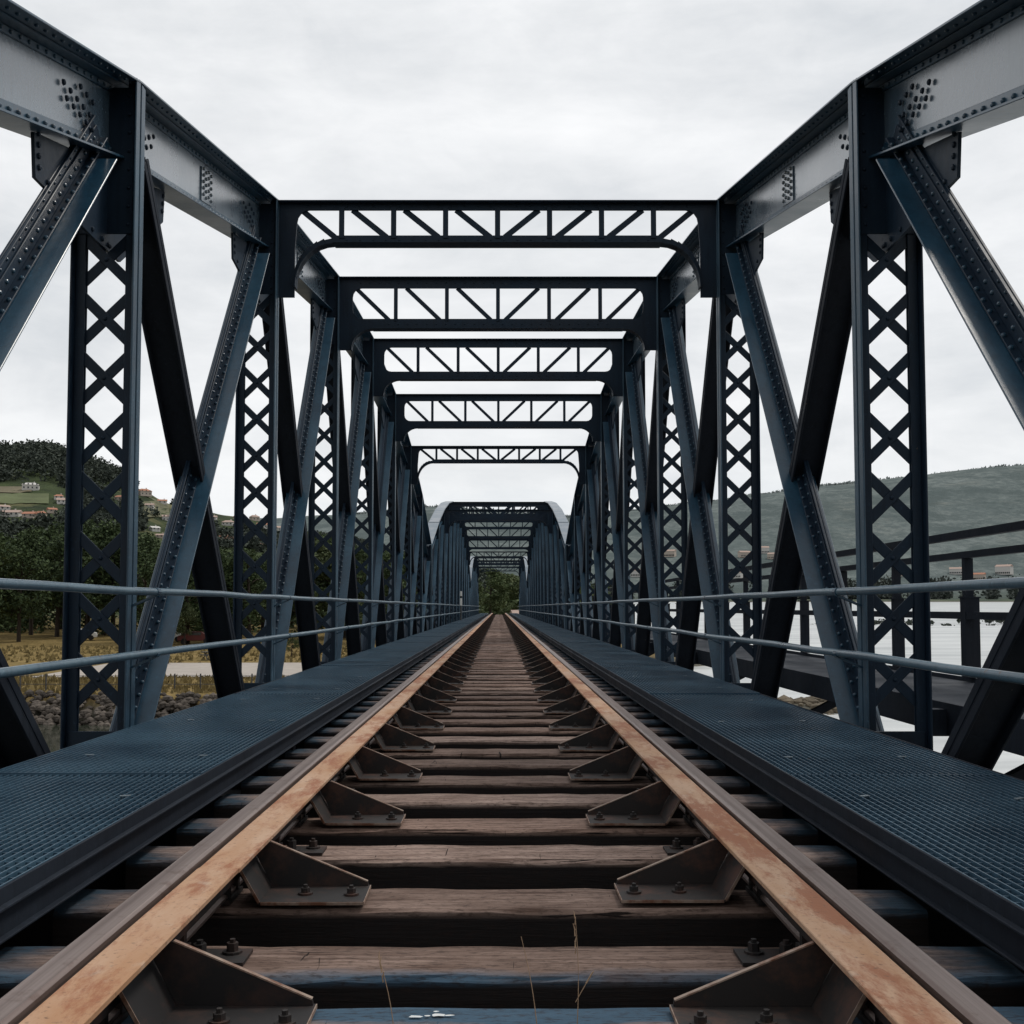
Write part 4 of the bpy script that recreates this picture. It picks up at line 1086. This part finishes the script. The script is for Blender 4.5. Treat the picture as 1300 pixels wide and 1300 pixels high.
# ------------------------------------------------------------------ picnic area details on the left bank
def car(x, y, rz, paint, label):
    o = empty('parked_car', (x, y, height(x, y)+.07), rz); tag(o, label, 'car')
    sec = [(-2.0,.35),(-2.05,.75),(-1.95,.95),(-1.2,1.0),(-.75,1.42),(.75,1.45),(1.35,1.05),(1.95,.95),(2.05,.6),(2.0,.35)]
    mb = MB(); n = len(sec); P = [(a, -.82, z) for a, z in sec]+[(a, .82, z) for a, z in sec]
    mb.poly(P, [tuple(range(n)), tuple(range(2*n-1, n-1, -1))]+[(i,(i+1)%n,n+(i+1)%n,n+i) for i in range(n)]); mb.build('body', paint, o, bevel=.05)
    mb = MB(); mb.box(-.7, .7, -.835, -.825, 1.0, 1.36); mb.build('window', M['window'], o)
    for a in (-1.25, 1.3):
        for q in (-.84, .66):
            mb = MB(); mb.tube([(a, q, .33), (a, q+.18, .33)], .33, 14); mb.build('wheel', M['black_rubber'], o)
car(-36.5, 133, .2, M['red_paint'], 'small dark red car parked under the trees beyond the path')
car(-41, 137, .1, M['white_paint'], 'white car parked under the trees left of the dark red car')
car(-53, 140, .3, M['white_paint'], 'white car at the far left under the pines')
def picnic(x, y, rz, label):
    o = empty('picnic_table', (x, y, height(x, y)+.05), rz); tag(o, label, 'picnic table', 'picnic tables on the left bank')
    mb = MB(); mb.box(-.95,.95,-.4,.4,.70,.76); mb.build('table_top', M['grey_metal'], o)
    for q in (-.75, .75):
        mb = MB(); mb.box(-.95,.95,q-.15,q+.15,.42,.47); mb.build('seat', M['grey_metal'], o)
    for a in (-.7, .7):
        mb = MB(); mb.beam((a,-.85,0),(a,.25,.70),(1,0,0),-.04,.04,-.04,.04); mb.beam((a+.09,.85,0),(a+.09,-.25,.70),(1,0,0),-.04,.04,-.04,.04); mb.box(a-.03,a+.03,-.88,.88,.36,.415); mb.build('leg', M['grey_metal'], o)
picnic(-31, 101, .2, 'dark picnic table on the pale path, left of the leaning dark brace')
picnic(-36, 112, 1.0, 'dark picnic table behind the lamp post on the left bank')
picnic(-28, 108, .6, 'dark picnic table farthest right on the left bank')
lp = empty('lamp_post', (-33, 107, height(-33, 107))); tag(lp, 'thin dark lamp post standing on the path of the left bank', 'lamp post')
mb = MB(); mb.tube([(0,0,0),(0,0,3.6)], .06, 8, .04); mb.build('pole', M['grey_metal'], lp)
mb = MB(); mb.tube([(0,0,3.601),(0,0,3.75),(0,0,3.95)], .20, 8, .10); mb.build('lamp_head', M['grey_metal'], lp)
bs = empty('channel_marker', at(1000, 833, 175)); tag(bs, 'thin pole standing in the river, seen right of the second right post', 'pole')
bs.location.z = WATER+TILT*175-1
mb = MB(); mb.tube([(0,0,0),(0,0,4.3)], .09, 8, .06); mb.build('pole', M['grey_metal'], bs)
mb = MB(); mb.box(-.25,.25,-.06,.06,4.0,4.5); mb.build('board', M['white_paint'], bs)

# ------------------------------------------------------------------ world, sun, camera
w = bpy.data.worlds.new('World'); scene.world = w; w.use_nodes = True; nt = w.node_tree
bg = nt.nodes['Background']
SUN_EL, SUN_AZ = R(58), R(62)     # azimuth clockwise from +Y: high, ahead and to the right
sky = nd(nt, 'ShaderNodeTexSky'); sky.sky_type = 'NISHITA'; sky.sun_disc = False; sky.sun_elevation = SUN_EL; sky.sun_rotation = SUN_AZ
tc = nd(nt, 'ShaderNodeTexCoord')
sp = nd(nt, 'ShaderNodeSeparateXYZ'); nt.links.new(tc.outputs['Generated'], sp.inputs[0])
mp = nd(nt, 'ShaderNodeMapping'); mp.inputs['Scale'].default_value = (1.2, 1.2, 4.2); nt.links.new(tc.outputs['Generated'], mp.inputs['Vector'])
n1 = ntex(nt, mp.outputs['Vector'], 1.7, 8, .58, .25)
mp2 = nd(nt, 'ShaderNodeMapping'); mp2.inputs['Scale'].default_value = (2.2, 2.2, 6.5); nt.links.new(tc.outputs['Generated'], mp2.inputs['Vector'])
n2 = ntex(nt, mp2.outputs['Vector'], 2.6, 7, .55, .1)
K = 10.9   # cloud radiance is set against the background strength of 0.1
mp3 = nd(nt, 'ShaderNodeMapping'); mp3.inputs['Scale'].default_value = (3.5, 3.5, 7); nt.links.new(tc.outputs['Generated'], mp3.inputs['Vector'])
n3 = ntex(nt, mp3.outputs['Vector'], 3.0, 9, .62, .4)
ma = nd(nt, 'ShaderNodeMath'); ma.operation = 'MULTIPLY_ADD'; nt.links.new(n3, ma.inputs[0]); ma.inputs[1].default_value = .32; nt.links.new(n1, ma.inputs[2])
cl = ramp(nt, ma.outputs[0], [(.48, (.59,.615,.64)), (.62, (.70,.715,.73)), (.74, (.79,.80,.81)), (.88, (.88,.885,.89))])
# horizon: cooler grey gaps with brighter cumulus
hz = ramp(nt, sp.outputs['Z'], [(.0, .95), (.05, .8), (.13, 0)])
cum = ramp(nt, n2, [(.42, (.68,.725,.76)), (.49, (.83,.845,.855)), (.64, (.87,.88,.89))])
c = mix(nt, hz, cl, cum)
sc = nd(nt, 'ShaderNodeVectorMath'); sc.operation = 'SCALE'; sc.inputs['Scale'].default_value = K; nt.links.new(c, sc.inputs[0])
bk = ramp(nt, mrange(sp.outputs['Y'], -1, 1), [(.30, .66), (.62, 1.07)])   # unseen sky dimmed behind the camera to darken facing sides
fin = mix(nt, 1.0, mix(nt, .95, sky.outputs['Color'], sc.outputs[0]), bk, 'MULTIPLY')
nt.links.new(fin, bg.inputs['Color']); bg.inputs['Strength'].default_value = .1
sd = bpy.data.lights.new('Sun', 'SUN'); sd.energy = 1.5; sd.angle = R(12); sd.color = (1, .95, .88)
so = bpy.data.objects.new('Sun', sd); COL.objects.link(so)
dv = Vector((math.sin(SUN_AZ)*math.cos(SUN_EL), math.cos(SUN_AZ)*math.cos(SUN_EL), math.sin(SUN_EL)))
so.rotation_euler = dv.to_track_quat('Z', 'Y').to_euler()
cd = bpy.data.cameras.new('Camera'); cam = bpy.data.objects.new('Camera', cd); COL.objects.link(cam)
cam.location = (CX, 0, CZ); cam.rotation_euler = (R(90)+TH, 0, 0)
cd.sensor_width = 36; cd.lens = 36*F/1300; cd.shift_x = (650-PX)/1300; cd.shift_y = (PY-650)/1300
cd.clip_start = .05; cd.clip_end = 12000
scene.camera = cam
scene.render.resolution_x = 1024; scene.render.resolution_y = 1024
scene.view_settings.view_transform = 'Standard'; scene.view_settings.look = 'None'; scene.view_settings.exposure = 0
